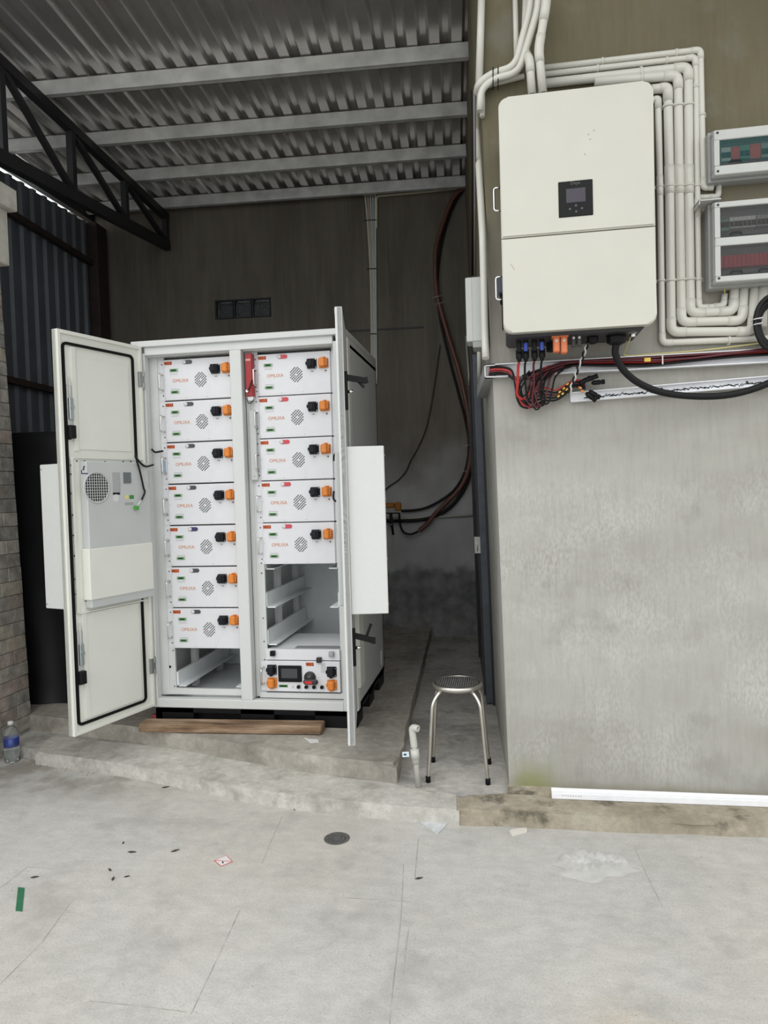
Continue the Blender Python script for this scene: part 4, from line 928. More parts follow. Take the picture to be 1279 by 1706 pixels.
# dark flexible pipe ends visible at the roof corner
# ================================================================== BREAKER BOXES
def breaker_box(name_label, x0, x1, z0, z1, depth, windows, glass, fill):
    Yf = WY - depth; t = root('breaker_box', name_label, 'breaker box', ((x0 + x1) / 2, WY - depth / 2, z0))
    b = MB()
    b.prism([(x0 - .012, WY - .002, z0 - .012), (x1 + .012, WY - .002, z0 - .012), (x1 + .012, WY - .002, z1 + .012), (x0 - .012, WY - .002, z1 + .012)], (0, -depth * .55, 0)); 
    b.frame(x0 - .004, x1 + .004, z0 - .004, z1 + .004, .022, Yf + .016, WY - depth * .5, .003); b.build('back_case', GREYP, t)
    b = MB()
    b.box(x0, x1, Yf, Yf + .02, windows[-1][1], z1, .003); b.box(x0, x1, Yf, Yf + .02, z0, windows[0][0], .003)
    for (a0, a1), (c0, c1) in zip(windows, windows[1:]): b.box(x0, x1, Yf, Yf + .02, a1, c0, .003)
    for (a0, a1) in windows: b.box(x0, x0 + .022, Yf, Yf + .02, a0, a1); b.box(x1 - .022, x1, Yf, Yf + .02, a0, a1)
    b.build('front_cover', LGREY, t)
    b = MB(); [b.cyl((x_, Yf, z_), (0, -1, 0), .0055, .0015, 10) for x_ in (x0 + .014, x1 - .014) for z_ in (z0 + .016, z1 - .013)]; b.build('cover_screw', DARKST, t)
    for wi, (a0, a1) in enumerate(windows):
        b = MB(); b.box(x0 + .022, x1 - .022, Yf + .055, Yf + .058, a0 - .01, a1 + .01); b.build('mounting_plate', mat('box_inner_grey', (.30, .32, .32), .6), t)
        b = MB(); b.box(x0 + .022, x1 - .022, Yf + .004, Yf + .007, a0, a1); wn_ = b.build('window_pane', glass, t)
        b = MB(); b.box(x0 + .022, x1 - .022, Yf + .008, Yf + .012, a1 - .012, a1 - .006); b.box(x0 + .022, x1 - .022, Yf + .0, Yf + .006, a0, a0 + .006); b.build('pane_edge', DARKST, t)
        for xq in ((x0 + .085,) if wi or len(windows) == 1 else (x0 + .085, x0 + .2)):
            b = MB(); b.tube(bend_path([(xq - .022, Yf + .002, a0 + .006), (xq - .018, Yf - .003, a0 + .017), (xq + .02, Yf - .003, a0 + .017), (xq + .026, Yf + .002, a0 + .006)], .006), .003, 6); b.build('pane_catch', DARKST, t)
        for (dx, wd, h0, h1, m_, tog) in fill[wi]:
            zc_ = (a0 + a1) / 2
            b = MB(); b.box(x0 + dx, x0 + dx + wd, Yf + .022, Yf + .055, zc_ - h0, zc_ + h1, .001); o = b.build('circuit_breaker', m_, t)
            if tog:
                b = MB(); nT = max(1, round(wd / .018))
                for q in range(nT): xx = x0 + dx + (q + .5) * wd / nT; b.box(xx - .005, xx + .005, Yf + .012, Yf + .024, zc_ - .012, zc_ + .004, .001)
                b.box(x0 + dx + .001, x0 + dx + wd - .001, Yf + .0205, Yf + .0225, zc_ - .016, zc_ + .008); b.build('toggle', BLACK, o)
    return t
brW = mat('breaker_white', (.62, .64, .60), .5); brG = mat('breaker_green', (.13, .30, .22), .5); brR = mat('surge_red', (.75, .04, .03), .5); brD = mat('busbar_red', (.42, .02, .035), .45); brGr = mat('breaker_grey', (.34, .36, .35), .5)
p0_ = U(1189, 217, WY - .11); p1_ = U(1190.5, 292, WY - .11); wA = U(1191, 234, WY - .11).z; wB = U(1192.6, 276, WY - .11).z
breaker_box('grey breaker box with teal window, the upper one at the right edge', p0_.x, p0_.x + .40, p1_.z, p0_.z, .11, [(wB, wA)], TGLASS,
            [[(.035, .04, .03, .03, brW, 1), (.076, .036, .028, .03, brR, 0), (.113, .040, .025, .032, brG, 1), (.154, .044, .03, .034, brR, 0), (.2, .08, .03, .034, brGr, 1)]])
p0_ = U(1190, 337, WY - .13); p1_ = U(1189.5, 470.5, WY - .13); w4 = [U(1197, y_, WY - .13).z for y_ in (459.8, 410, 395.7, 346)]
breaker_box('grey two-row breaker box, the lower one at the right edge', p0_.x, p0_.x + .40, p1_.z, p0_.z, .13, [(w4[0], w4[1]), (w4[2], w4[3])], GLASS,
            [[(.025 + .018 * k, .0172, .025, .028, brD, 0) for k in range(14)], [(.03, .036, .03, .018, brG, 1)] + [(.068 + .018 * k, .0172, .022, .026, brW, 1) for k in range(6)] + [(.18 + .018 * k, .0172, .022, .026, brGr, 1) for k in range(5)]])
a_, c_ = U(1157, 343, WY - .05), U(1193, 336, WY - .05); b = MB(); b.box(a_.x, c_.x, WY - .12, WY - .03, a_.z - .006, a_.z, .001); b.box(a_.x, a_.x + .004, WY - .12, WY - .03, a_.z - .02, a_.z); tag(b.build('shelf_bracket', LGREY), 'small pale angle plate above the lower breaker box', 'bracket')
a_ = U(1206, 482, WY - .05); b = MB(); b.tube(smooth_path([(a_.x - .008, WY - .05, a_.z + .02), (a_.x, WY - .055, a_.z + .005), (a_.x + .003, WY - .045, a_.z - .015)]), .003, 6); tag(b.build('earth_wire', mat('yellow_green_wire', (.45, .5, .08), .5)), 'yellow-green earth wire entering the conduit under the lower breaker box', 'wire')

# ================================================================== TRUNKING, CABLES
tz0, tz1 = U(807, 629, WY - .045).z, U(807, 607, WY - .045).z
tk = root('cable_trunking', 'white open cable trunking full of red and black cables under the inverter', 'trunking', (.6, WY - .02, tz0))
X0t, X1t = U(807, 618, WY - .045).x, 1.7
b = MB(); b.box(X0t, X1t, WY - .006, WY - .001, tz0, tz1); b.box(X0t, X1t, WY - .045, WY - .004, tz0, tz0 + .004); b.box(X0t, X1t, WY - .045, WY - .004, tz1 - .004, tz1); b.box(X0t, X0t + .004, WY - .045, WY - .001, tz0, tz1)
b.box(X0t, X0t + .05, WY - .045, WY - .041, tz1 - .008, tz1); b.build('channel', mat('bright_white_pvc', (.83, .84, .87), .35), tk)
b = MB(); P_ = [(X0t, WY - .044, tz0), (X0t + .062, WY - .001, tz0), (X0t - .01, WY + .75, tz0), (X0t - .062, WY + .75, tz0)]
b.prism(P_, (0, 0, tz1 - tz0)); b.build('side_run', GREYP, tk, 'grey return running back along the alley wall')
def wire(name, label, pts, r, m, cat='cable', group=None, n=8, k=6):
    b = MB(); b.tube(smooth_path(pts, k), r, n); return tag(b.build(name, m), label, cat, group)
tzm = (tz0 + tz1) / 2
xs = [870, 940, 1010, 1080, 1150, 1220, 1300]
rowp = [(DREDC, 'dark red', -.2), (BLACKC, 'black', .35), (DREDC, 'dark red', .1), (BLACKC, 'black', -.32), (DREDC, 'dark red', .42), (REDC, 'bright red', -.05), (BLACKC, 'black', -.45)]
for k, (m_, cn, off) in enumerate(rowp):
    pts = []
    for i, x_ in enumerate(xs):
        base = U(x_, [632, 607, 603.5, 602, 597, 590.5, 583][i], WY - .04)
        amp = .030 if i > 0 else .03
        zz = base.z + off * amp + math.sin(i * 1.7 + k * 2.1) * .004
        pts.append(Vector((base.x + (.02 * k if i == 0 else 0) - (.02 if i == 0 else 0), WY - .016 - .0052 * ((k * 3) % 7) - (.02 if i == 0 else 0), zz)))
    wire('trunk_cable', f'{cn} cable lying in the white trunking, ' + ['lower strand', 'upper strand', 'middle strand', 'low strand', 'topmost strand', 'centre strand', 'lowest strand'][k], pts, .0055, m_, group='cables in the trunking')
# cables leaving the trunking's left end and drooping
for k, (m_, nm) in enumerate(((BLACKC, 'black'), (REDC, 'red'), (DREDC, 'dark red'), (BLACKC, 'lower black'))):
    yk = 613 + k * 3.6
    pts = [U(809.5, yk + 2, WY - .02), U(822, yk - 1, WY - .025 - .003 * k), U(840, yk - .5, WY - .03), U(852, yk + 5, WY - .05), U(858 + 2 * k, 640, WY - .06), U(861 + 3 * k, 662, WY - .06), U(868 + 4 * k, 676, WY - .06), U(880 + 3 * k, 680 - k, WY - .065)]
    wire('cable', f'{nm} cable arching out of the left end of the trunking', pts, .006, m_, group='cables from the trunking end')
# leads from the four plugs, looping back up
lead = [(REDC, 'red'), (BLACKC, 'black'), (DREDC, 'dark red'), (BLACKC, 'black')]
for k, x_ in enumerate(mcx):
    p = upt(x_, 560, CY); m_, nm = lead[k]; zt_ = UZ - .09
    lo = [665, 672, 678, 676][k]
    pts = [Vector((p.x, CY, zt_)), U(x_ - 1, 612, CY + .03), U(x_ - (2 if k == 0 else 0), 640, CY + .07), U(x_ + [-3, 4, -3, 6][k], lo - 8, CY + .1), U(x_ + [8, 12, 6, -2][k], lo, CY + .12), U(x_ + [20, 16, 14, -12][k], lo - 12, CY + .13), U(x_ + [22, 14, 10, -10][k], 645, CY + .15), U(x_ + [34, 30, 22, 16][k], 622, WY - .05), U(x_ + 50, 610, WY - .045)]
    wire('plug_lead', ('red lead hanging from the leftmost plug', 'black lead hanging from the second plug', 'dark red lead hanging from the third plug', 'black lead hanging from the fourth plug')[k], pts, .005 if k else .0062, m_, group='leads looping under the inverter')
for k, (x_, lo) in enumerate(((872, 668), (882, 675), (890, 680), (897, 674), (866, 660), (905, 672))):
    pts = [U(x_ + 16, 618, WY - .05 - .004 * k), U(x_ + 3, 634, WY - .07), U(x_ - 6, 654, WY - .085), U(x_, lo, WY - .09), U(x_ + 9, lo - 2, WY - .085), U(x_ + 14, 652, WY - .075), U(x_ + 20, 628, WY - .06), U(x_ + 34, 615, WY - .045)]
    wire('cable_loop', ['black', 'dark red', 'black', 'dark red', 'black', 'black'][k] + ' slack loop of cable hanging in the tangle, ' + ['second', 'third', 'fourth', 'fifth', 'leftmost', 'rightmost'][k] + ' loop', pts, .0042, (BLACKC, DREDC, BLACKC, DREDC, BLACKC, BLACKC)[k], group='slack cable loops')
# taped bundle running to the loose plugs
for k in range(5):
    y_ = 646 + k * 5.5; m_ = (REDC, BLACKC, DREDC, BLACKC, BLACKC)[k]
    pts = [U(880 + k * 3, y_ + 8, WY - .08), U(905, y_, WY - .06), U(925, 650 + k * 4.2, WY - .05), U(940, 642 + k * 4, WY - .05), U(955, 634 + k * 2.5, WY - .05), U(975, 634 + k * 3.5, WY - .055)]
    wire('taped_cable', ('red', 'black', 'dark red', 'black', 'black')[k] + ' cable in the yellow-taped bundle, ' + ('topmost', 'second', 'middle', 'fourth', 'lowest')[k], pts, .0045, m_, group='yellow-taped cables')
for k, (x_, y_) in enumerate(((945, 640), (939, 647), (932, 653), (944, 649), (937, 656), (930, 660))):
    p = U(x_, y_, WY - .058); b = MB(); b.obox(p, (1, 0, .75), (0, 1, 0), (-.75, 0, 1), .013, .010, .008, .002); tag(b.build('tape_band', YTAPE), 'yellow tape band on the bundled cables, ' + ('upper row nearest the loose plugs', 'upper row in the middle', 'upper row far left', 'lower row nearest the loose plugs', 'lower row in the middle', 'lower row far left')[k], 'tape', 'yellow tape bands')
for k, (x_, y_, dx, dz) in enumerate(((985, 630, 1, .35), (996, 637, 1, .05), (984, 661, .8, -.7), (990, 657, .8, -.55), (974, 634, 1, .5))):
    p = U(x_, y_, WY - .07); d = Vector((dx, 0, dz)).normalized(); b = MB(); b.lathe([(0, -.03), (.006, -.03), (.011, -.02), (.012, .008), (.008, .012), (.007, .03), (0, .03)], p, d, 10); b.obox(p + d * .022, d, (0, 1, 0), d.cross(Vector((0, 1, 0))), .018, .006, .022, .002)
    tag(b.build('loose_plug', BLACK), 'loose black cable plug, ' + ('upper right of the bunch', 'pointing straight right', 'hanging lowest', 'hanging beside the lowest one', 'top of the bunch behind')[k], 'connector', 'loose plugs under the inverter')
for k, (x_, y_) in enumerate(((966, 646), (970, 652))):
    p = U(x_, y_, WY - .062); b = MB(); b.obox(p, (1, 0, -.5), (0, 1, 0), (.5, 0, 1), .016, .012, .01, .002); tag(b.build('tape_band', mat('orange_tape', (.8, .26, .05), .5)), 'orange tape band beside the loose plugs, ' + ('left one', 'right one')[k], 'tape', 'orange tape bands')
gp = upt(985, 560, 3.28)
for k in range(2):
    pts = []
    for i in range(25):
        t_ = i / 24; x_ = 980 + (966 - 980) * min(1, t_ * 2.2) + (948 - 966) * max(0, (t_ - .4) / .6); y_ = 568 + 87 * t_
        p = U(x_, y_, 3.28 + .13 * t_); a = t_ * 26 + k * PI; pts.append(p + Vector((.006 * math.cos(a), .006 * math.sin(a), 0)))
    b = MB(); b.tube(pts, .0042, 6); tag(b.build('twisted_wire', (PAPER, BLACKC)[k]), ('white', 'black')[k] + ' strand of the twisted pair hanging from the small gland', 'wire', 'twisted pair')
gp = upt(1026, 560, 3.28)
wire('power_cable', 'thick black power cable sagging from the inverter gland to the right', [Vector((gp.x, 3.28, UZ - .04)), U(1025, 590, 3.29), U(1037, 615, 3.31), U(1062, 637, 3.34), U(1100, 653, 3.37), U(1150, 660, 3.39), U(1205, 659, 3.40), U(1255, 648, 3.40), U(1310, 625, 3.40)], .0155, BLACKC, n=12)
wire('earth_wire', 'thin yellow earth wire dropping from the inverter corner into the trunking', [U(1054, 552, 3.26), U(1050, 562, 3.3), U(1043, 580, 3.38), U(1041, 592, WY - .03), U(1080, 590, WY - .02), U(1140, 586, WY - .02), U(1200, 580, WY - .02), U(1279, 570, WY - .02)], .003, YELC, 'wire')
p = U(1078, 599.5, WY - .05); b = MB(); b.box(p.x - .014, p.x + .014, WY - .055, WY - .05, p.z - .009, p.z + .009, .001); tag(b.build('cable_label', YTAPE), 'yellow paper tag on the cables in the trunking', 'tag')
p = U(1103, 600, WY - .05); b = MB(); b.box(p.x - .003, p.x + .003, WY - .057, WY - .053, p.z - .02, p.z + .02); tag(b.build('cable_tie', PAPER), 'white cable tie round the cables in the trunking', 'cable tie')
# coil of black cable at the right edge
ccx = U(1290, 538, 3.38)
t = root('cable_coil', 'coil of thick black cable hanging at the right edge', 'cable', (ccx.x, 3.38, ccx.z - .13))
for k, rr_ in enumerate((.105, .088, .075)):
    b = MB(); b.tube([ccx + Vector((rr_ * .75 * math.cos(a), .012 * k + .004 * math.sin(3 * a), rr_ * 1.15 * math.sin(a))) for a in [2 * PI * j / 28 for j in range(28)]], .0105, 8, closed=True); b.build('cable_turn', BLACKC, t)
for dz in (-.001, .022):
    q = ccx + Vector((-.07, .01, dz)); b = MB(); b.obox(q, (1, 0, .15), (0, 1, 0), (-.15, 0, 1), .038, .05, .004, .001); b.build('cable_tie', PAPER, t)
# white slotted trunking lid fixed askew below
a0, a1, d0, d1 = U(950, 653.7, WY - .03), U(951, 670, WY - .03), U(1300, 624, WY - .03), U(1300, 641, WY - .03)
t = root('slotted_trunking', 'white slotted trunking fixed slightly askew below the cable trunking', 'trunking', a1)
ex = (d0 - a0).normalized(); ez = Vector((0, -1, 0)).cross(ex) * -1; ez = ex.cross(Vector((0, 1, 0))) * -1
if ez.z < 0: ez = -ez
L_ = (d0 - a0).length + .5; H_ = (a0 - a1).length
b = MB(); b.obox(a1 + ex * L_ / 2 + ez * H_ / 2 + Vector((0, .026, 0)), ex, (0, 1, 0), ez, L_, .004, H_); b.obox(a1 + ex * L_ / 2 + ez * .003 + Vector((0, .012, 0)), ex, (0, 1, 0), ez, L_, .03, .004); b.obox(a1 + ex * L_ / 2 + ez * (H_ - .002) + Vector((0, .012, 0)), ex, (0, 1, 0), ez, L_, .03, .004)
b.build('channel', mat('bright_white_pvc', (.83, .84, .87), .35), t)
b = MB()
for k in range(62):
    s_ = .07 + k * .0145 + random.uniform(-.003, .003)
    if s_ > L_ - .3 and False: continue
    b.obox(a1 + ex * s_ + ez * (H_ * .42 + random.uniform(-.003, .003)) + Vector((0, .022, 0)), ex + ez * random.choice((.9, .4, -.3, .1)), (0, 1, 0), ez, random.uniform(.014, .026), .002, .0042)
b.build('slot_row', DARKINK, t, 'row of dark slots')
b = MB()
for x_, y_ in ((1102, 647), (1244, 636)): p = U(x_, y_, WY - .01); b.cyl((p.x, WY - .007, p.z), (0, -1, 0), .004, .003, 8)
b.build('fixing_screw', DARKST, t)

# grey junction box on the corner
jA, jB = U(774.5, 462.5, 3.56), U(803, 568, 3.56)
t = root('junction_box', 'tall pale grey junction box on the wall corner beside the inverter', 'junction box', (jB.x, 3.6, jB.z))
b = MB(); b.box(jA.x, jB.x + .02, 3.56, 3.68, jB.z, jA.z, .004); b.build('case', LGREY, t)
b = MB(); b.box(jA.x + .03, jA.x + .0315, 3.5592, 3.56, jB.z + .005, jA.z - .005); b.build('door_seam', GREYP, t)
b = MB(); b.box(jA.x + .03, jB.x + .018, 3.56, 3.68, jB.z - .03, jB.z, .002); b.build('gland_plate', GREYP, t)
wj = [AL(797.5, 571, .03), AL(798, 610, .03), AL(797.5, 645, .03)]
b = MB(); b.tube(wj, .012, 8); tag(b.build('conduit', PVC), 'short white strip dropping below the pale junction box', 'conduit')
for k, (x_, lab) in enumerate(((787, 'left'), (791, 'right'))):
    P_ = [PL(x_ - 1, 150, XP, Vector((-.03, 3.475, 0)) - XP * .05), PL(x_, 300, XP, Vector((-.03, 3.475, 0)) - XP * .05), PL(x_, 458, XP, Vector((-.03, 3.475, 0)) - XP * .05)]
    b = MB(); b.tube(P_, .007, 8); tag(b.build('cable', (BLACKC, mat('grey_cable', (.18, .17, .16), .5))[k]), f'{("black", "grey")[k]} cable running down the alley wall into the junction box', 'cable')

# ================================================================== THINGS ON THE BACK WALL
def bwp(pts, off=.02): return [B(x_, y_, off) for x_, y_ in pts]
cols_ = [((.62, .60, .50), 'cream'), ((.52, .42, .34), 'tan'), ((.60, .58, .52), 'off-white'), ((.42, .52, .54), 'pale blue'), ((.66, .66, .62), 'white')]
for k in range(5):
    xt = 607.5 + k * 4.4; xb = 619 + k * 1.9
    P_ = bwp([(xt, 318), (xt * .55 + xb * .45 - .5, 370), (xt * .12 + xb * .88 - .8, 450), (xb - .5, 530), (xb + .5, 640)], .015 + .004 * (k % 2))
    b = MB(); b.tube(smooth_path(P_, 5), .0098, 8); tag(b.build('cable_tube', mat('tube_' + cols_[k][1].replace('-', '_').replace(' ', '_'), cols_[k][0], .5)), f'{cols_[k][1]} thin tube in the strapped bundle down the back wall', 'tube', 'strapped tubes on the back wall')
for y_ in (366.5, 447.5, 556):
    P_ = bwp([(606 if y_ < 400 else 611 if y_ < 500 else 617, y_ + 1), (618, y_), (627, y_)], .034); b = MB(); b.tube(P_, .004, 6); tag(b.build('cable_tie', BLACKC), 'black strap round the tube bundle, ' + ('highest' if y_ < 400 else 'middle one' if y_ < 500 else 'lowest'), 'cable tie', 'straps on the tube bundle')
P_ = bwp([(627, 380), (627, 327), (705, 320), (760, 314), (776, 312)], .02); b = MB(); b.tube(bend_path(P_, .03), .011, 8); tag(b.build('conduit', mat('cream_conduit', (.66, .62, .48), .5)), 'cream conduit along the top of the back wall under the last purlin', 'conduit')
loopx = [(776, 313), (765, 318), (752, 335), (738, 372), (727, 408), (724.5, 440), (727, 485), (735, 520), (748, 565), (765, 620), (776, 670), (783, 720), (784, 755), (779, 785), (768, 810), (748, 833), (728, 852), (712, 872), (698, 884)]
wire('flexible_hose', 'brown flexible hose hanging in a long loop on the back wall', bwp(loopx, .05), .022, BROWNC, 'hose', n=10)
wire('cable', 'black cable beside the brown hose, curving to the orange connectors', bwp([(778, 313), (770, 318), (757, 338), (745, 368), (735, 405), (730, 440), (728, 480), (733, 530), (745, 585), (762, 650), (775, 700), (781, 740), (776, 780), (760, 812), (738, 831), (712, 845), (690, 850), (668, 851)], .03), .012, BLACKC, 'cable')
wire('cable', 'thick black cable sweeping low behind the brown hose to the cabinet', bwp([(784, 760), (782, 790), (770, 820), (750, 845), (725, 860), (700, 866), (670, 868), (635, 868)], .03), .017, BLACKC, 'cable')
wire('cable', 'thin black cable crossing the back wall on a slant', bwp([(733, 575), (728, 610), (722, 650), (715, 690), (708, 718), (695, 748), (684, 767), (676, 785), (663, 800), (648, 810), (637, 820)], .015), .006, mat('dull_cable', (.03, .03, .03), .6), 'cable')
wire('cable', 'short black cable tail below the orange connector', bwp([(665, 856), (666, 872), (672, 886), (684, 890), (697, 885)], .06), .010, BLACKC, 'cable')
P_ = bwp([(632, 865), (700, 863), (790, 858)], .02); b = MB(); b.tube(P_, .010, 8); tag(b.build('conduit', PVCG), 'thin pale conduit running level across the back wall', 'conduit')
P_ = bwp([(776, 560), (782, 640), (786, 740), (789, 861)], .02); b = MB(); b.tube(P_, .010, 8); tag(b.build('conduit', PVCG), 'thin pale conduit running upright beside the alley door', 'conduit')
for k, (x_, y_) in enumerate(((728, 494), (733, 505), (779, 742), (770, 786))):
    P_ = bwp([(x_ - 8, y_ + 2), (x_, y_), (x_ + 9, y_ - 2)], .072); b = MB(); b.tube(P_, .0035, 6); tag(b.build('cable_tie', mat('pale_tie', (.4, .39, .36), .5)), 'pale cable tie on the brown hose, ' + ('highest', 'second', 'third', 'lowest')[k], 'cable tie', 'ties on the brown hose')
# orange rear connectors and a black lever by the cabinet's back corner
t = root('rear_connector', 'orange power connector at the back corner of the cabinet', 'connector', B(655, 850, .3))
a_ = B(645, 842, .25); b = MB(); b.obox(a_, XP, YP, ZP, .14, .08, .05, .01); b.build('connector_body', mat('amber_plastic', (.42, .16, .02), .5), t); b = MB(); b.obox(B(663, 844, .25), XP, YP, ZP, .06, .09, .085, .012); b.build('connector_head', mat('amber_plastic', (.42, .16, .02), .5), t)
b = MB(); b.tube(bwp([(638, 855), (666, 855)], .2), .006, 6); b.beam(B(651, 855, .2), B(652, 876, .2), .02, .03); b.beam(B(652, 872, .2), B(655, 891, .19), .012, .02); rh = b.build('rear_handle', BLACK, cab, 'black lever handle')
b = MB(); p = B(652, 874, .2); b.cyl(p - YP * .02, -YP, .008, .006, 10); b.build('pivot', CHROME, rh)

# ================================================================== LOOSE THINGS
# stool
ST = Vector((-.246, 3.635, FZ)); st = root('round_stool', 'round stainless steel stool with a dark worn seat standing in the alley', 'stool', ST)
b = MB(); b.lathe([(0, .468), (.118, .468), (.118, .474), (0, .476)], ST, (0, 0, 1), 40); b.build('seat', SEATM, st, 'dark worn seat plate')
b = MB(); b.lathe([(.116, .452), (.124, .449), (.129, .458), (.129, .468), (.124, .476), (.117, .477), (.116, .470), (.116, .452)], ST, (0, 0, 1), 40); b.build('seat_rim', STEEL, st)
b = MB()
for i in range(-9, 10):
    for j in range(-9, 10):
        if math.hypot(i, j) * .0115 < .108: b.box(ST.x + i * .0115 - .0028, ST.x + i * .0115 + .0028, ST.y + j * .0115 - .0028, ST.y + j * .0115 + .0028, ST.z + .4755, ST.z + .4763)
o = b.build('seat_dimples', mat('seat_dimple', (.30, .30, .29), .35, .6), st); o['kind'] = 'stuff'
for sx, sy in ((-1, -1), (1, -1), (-1, 1), (1, 1)):
    fx, fy = ST.x + sx * .149, ST.y + sy * .132
    P_ = smooth_path([(ST.x + sx * .05, ST.y + sy * .05, ST.z + .458), (ST.x + sx * .085, ST.y + sy * .078, ST.z + .440), (ST.x + sx * .115, ST.y + sy * .103, ST.z + .395), (ST.x + sx * .124, ST.y + sy * .111, ST.z + .335), (ST.x + sx * .136, ST.y + sy * .12, ST.z + .17), (fx, fy, ST.z + .012)], 6)
    b = MB(); b.tube(P_, .0095, 12); lg = b.build('leg', STEEL, st)
    b = MB(); b.lathe([(0, 0), (.0125, 0), (.0125, .03), (.0095, .031), (0, .031)], (fx, fy, ST.z), (0, 0, 1), 14); b.build('rubber_foot', RUBBER, lg, 'black rubber foot')
# pvc riser
pb, pt = G(697, 1311, FZ), U(687, 1218, 3.45)
t = root('pvc_riser', 'short pale plastic water pipe with an elbow leaning beside the pad', 'pipe', pb)
d = (pt - pb); 
b = MB(); b.tube([pb + Vector((0, 0, .0)), pb + d * .98], .0135, 12); b.build('pipe', PVCG, t)
b = MB(); b.tube([pb + d * .42, pb + d * .64], .0185, 12); b.tube([pb + d * .50, pb + d * .68], .022, 12); b.build('tee_coupling', PVCG, t)
b = MB(); e_ = pb + d; b.tube(bend_path([pb + d * .72, e_ + Vector((-.003, 0, .02)), e_ + Vector((.03, -.015, .018))], .022), .0175, 12, cap=False); b.build('elbow', PVCG, t)
b = MB(); b.lathe([(.0172, 0), (.0172, .012), (.009, .012), (.009, 0)], e_ + Vector((.02, -.011, .018)), (.9, -.45, 0), 12); b.build('open_end', PVCG, t)
q = pb + d * .59; b = MB(); b.obox(q + Vector((-.045, -.01, .0)), (1, 0, .1), (0, 1, 0), (-.1, 0, 1), .034, .004, .026, .001); o = b.build('tag', mat('pale_blue_tag', (.62, .74, .78), .5), t, 'pale blue tag'); b = MB(); b.obox(q + Vector((-.048, -.0125, 0)), (1, 0, .1), (0, 1, 0), (-.1, 0, 1), .014, .001, .009); b.build('tag_print', INKB, o)
# plank
A_, B_ = Vector((-2.12, 3.80, .171)), Vector((-1.03, 3.845, .171)); ax = (B_ - A_).normalized(); ay = Vector((-ax.y, ax.x, 0)); Lp = (B_ - A_).length
t = root('wooden_plank', 'weathered wooden plank lying on the pad in front of the cabinet', 'plank', A_)
b = MB()
def plk(u, v):
    return A_
b.obox((A_ + B_) / 2 + ay * .05 + Vector((0, 0, .026)), ax, ay, ZP, Lp, .1, .052, .006); b.build('board', WOOD, t)
b = MB(); b.obox((A_ + B_) / 2 + ay * .004 + Vector((-.0, -.004, .014)), ax, ay, ZP, Lp * .985, .012, .022, .003); b.build('split_edge', WOOD, t)
p = G(285, 1190, .2); b = MB(); b.box(p.x - .1, p.x + .06, 3.985, 4.03, .172, .215, .006); tag(b.build('red_block', mat('dull_red', (.25, .05, .05), .6)), 'dull red block tucked under the cabinet behind the plank', 'block')
def flat(name, pts, z, m, label, cat, h=.0015, curl=0):
    b = MB(); P_ = [G(x_, y_, z) for x_, y_ in pts]; b.prism([p + Vector((0, 0, .0006)) for p in P_], (0, 0, h)); return tag(b.build(name, m), label, cat)
flat('paper_scrap', [(506, 1229), (514, 1231.5), (529, 1232), (531, 1237), (517, 1238.5)], .17, PAPER, 'white paper scrap on the pad in front of the plank end', 'paper')
# foil packet, sticker, tape, stick
t = flat('plastic_packet', [(700, 1372), (723, 1361), (747, 1371), (729, 1391)], 0, mat('silver_packet', (.60, .63, .65), .3, .2, .15, 60, .5, 50), 'crumpled clear-silver packet lying in front of the kerb end', 'packet', .006)
flat('foam_stick', [(848, 1389), (852, 1386), (876, 1383), (878, 1387), (853, 1394)], 0, mat('foam_white', (.66, .63, .57), .8), 'off-white foam stick on the yard below the step', 'stick', .012)
t = root('hazard_sticker', 'white diamond hazard sticker with a red border on the yard', 'sticker', G(372, 1434, 0))
P_ = [G(x_, y_, 0) for x_, y_ in ((356, 1434), (377, 1425), (388, 1436), (368, 1444))]; cc = sum(P_, Vector()) / 4
b = MB(); b.prism([p + Vector((0, 0, .0006)) for p in P_], (0, 0, .0006)); b.build('red_border', mat('sticker_red', (.6, .12, .10), .5), t)
b = MB(); b.prism([cc + (p - cc) * .88 + Vector((0, 0, .0013)) for p in P_], (0, 0, .0004)); b.build('sticker_face', PAPER, t)
b = MB(); b.beam(cc + (P_[0] - cc) * .85 + Vector((0, 0, .002)), cc + (P_[2] - cc) * .85 + Vector((0, 0, .002)), .004, .0004); b.build('red_rule', mat('sticker_red', (.6, .12, .10), .5), t)
b = MB(); b.obox(cc + (P_[3] - cc) * .3 + Vector((0, 0, .0019)), (1, .5, 0), (-.5, 1, 0), ZP, .006, .014, .0004); b.build('symbol', DARKINK, t)
flat('green_tape_strip', [(30, 1479), (41, 1480), (37, 1519), (26, 1518)], 0, TAPEG, 'dark green tape strip lying on the yard at the left', 'tape', .002)
# drain cap
p = G(561, 1397, 0); t = root('drain_cap', 'small dark oval cap sunk in the yard concrete', 'drain', p)
b = MB(); b.lathe([(0, .001), (.05, .001), (.055, .003), (.058, .0012), (.058, .0002), (0, .0002)], p, (0, 0, 1), 28); b.build('cap', mat('worn_iron', (.11, .11, .105), .75, .2, .35, 60, .5, 80), t)
b = MB(); [b.lathe([(r_, .001), (r_, .0032), (r_ + .004, .0032), (r_ + .004, .001)], p, (0, 0, 1), 24) for r_ in (.02, .036)]; b.build('ring', mat('iron_ring', (.07, .07, .07), .7), t)
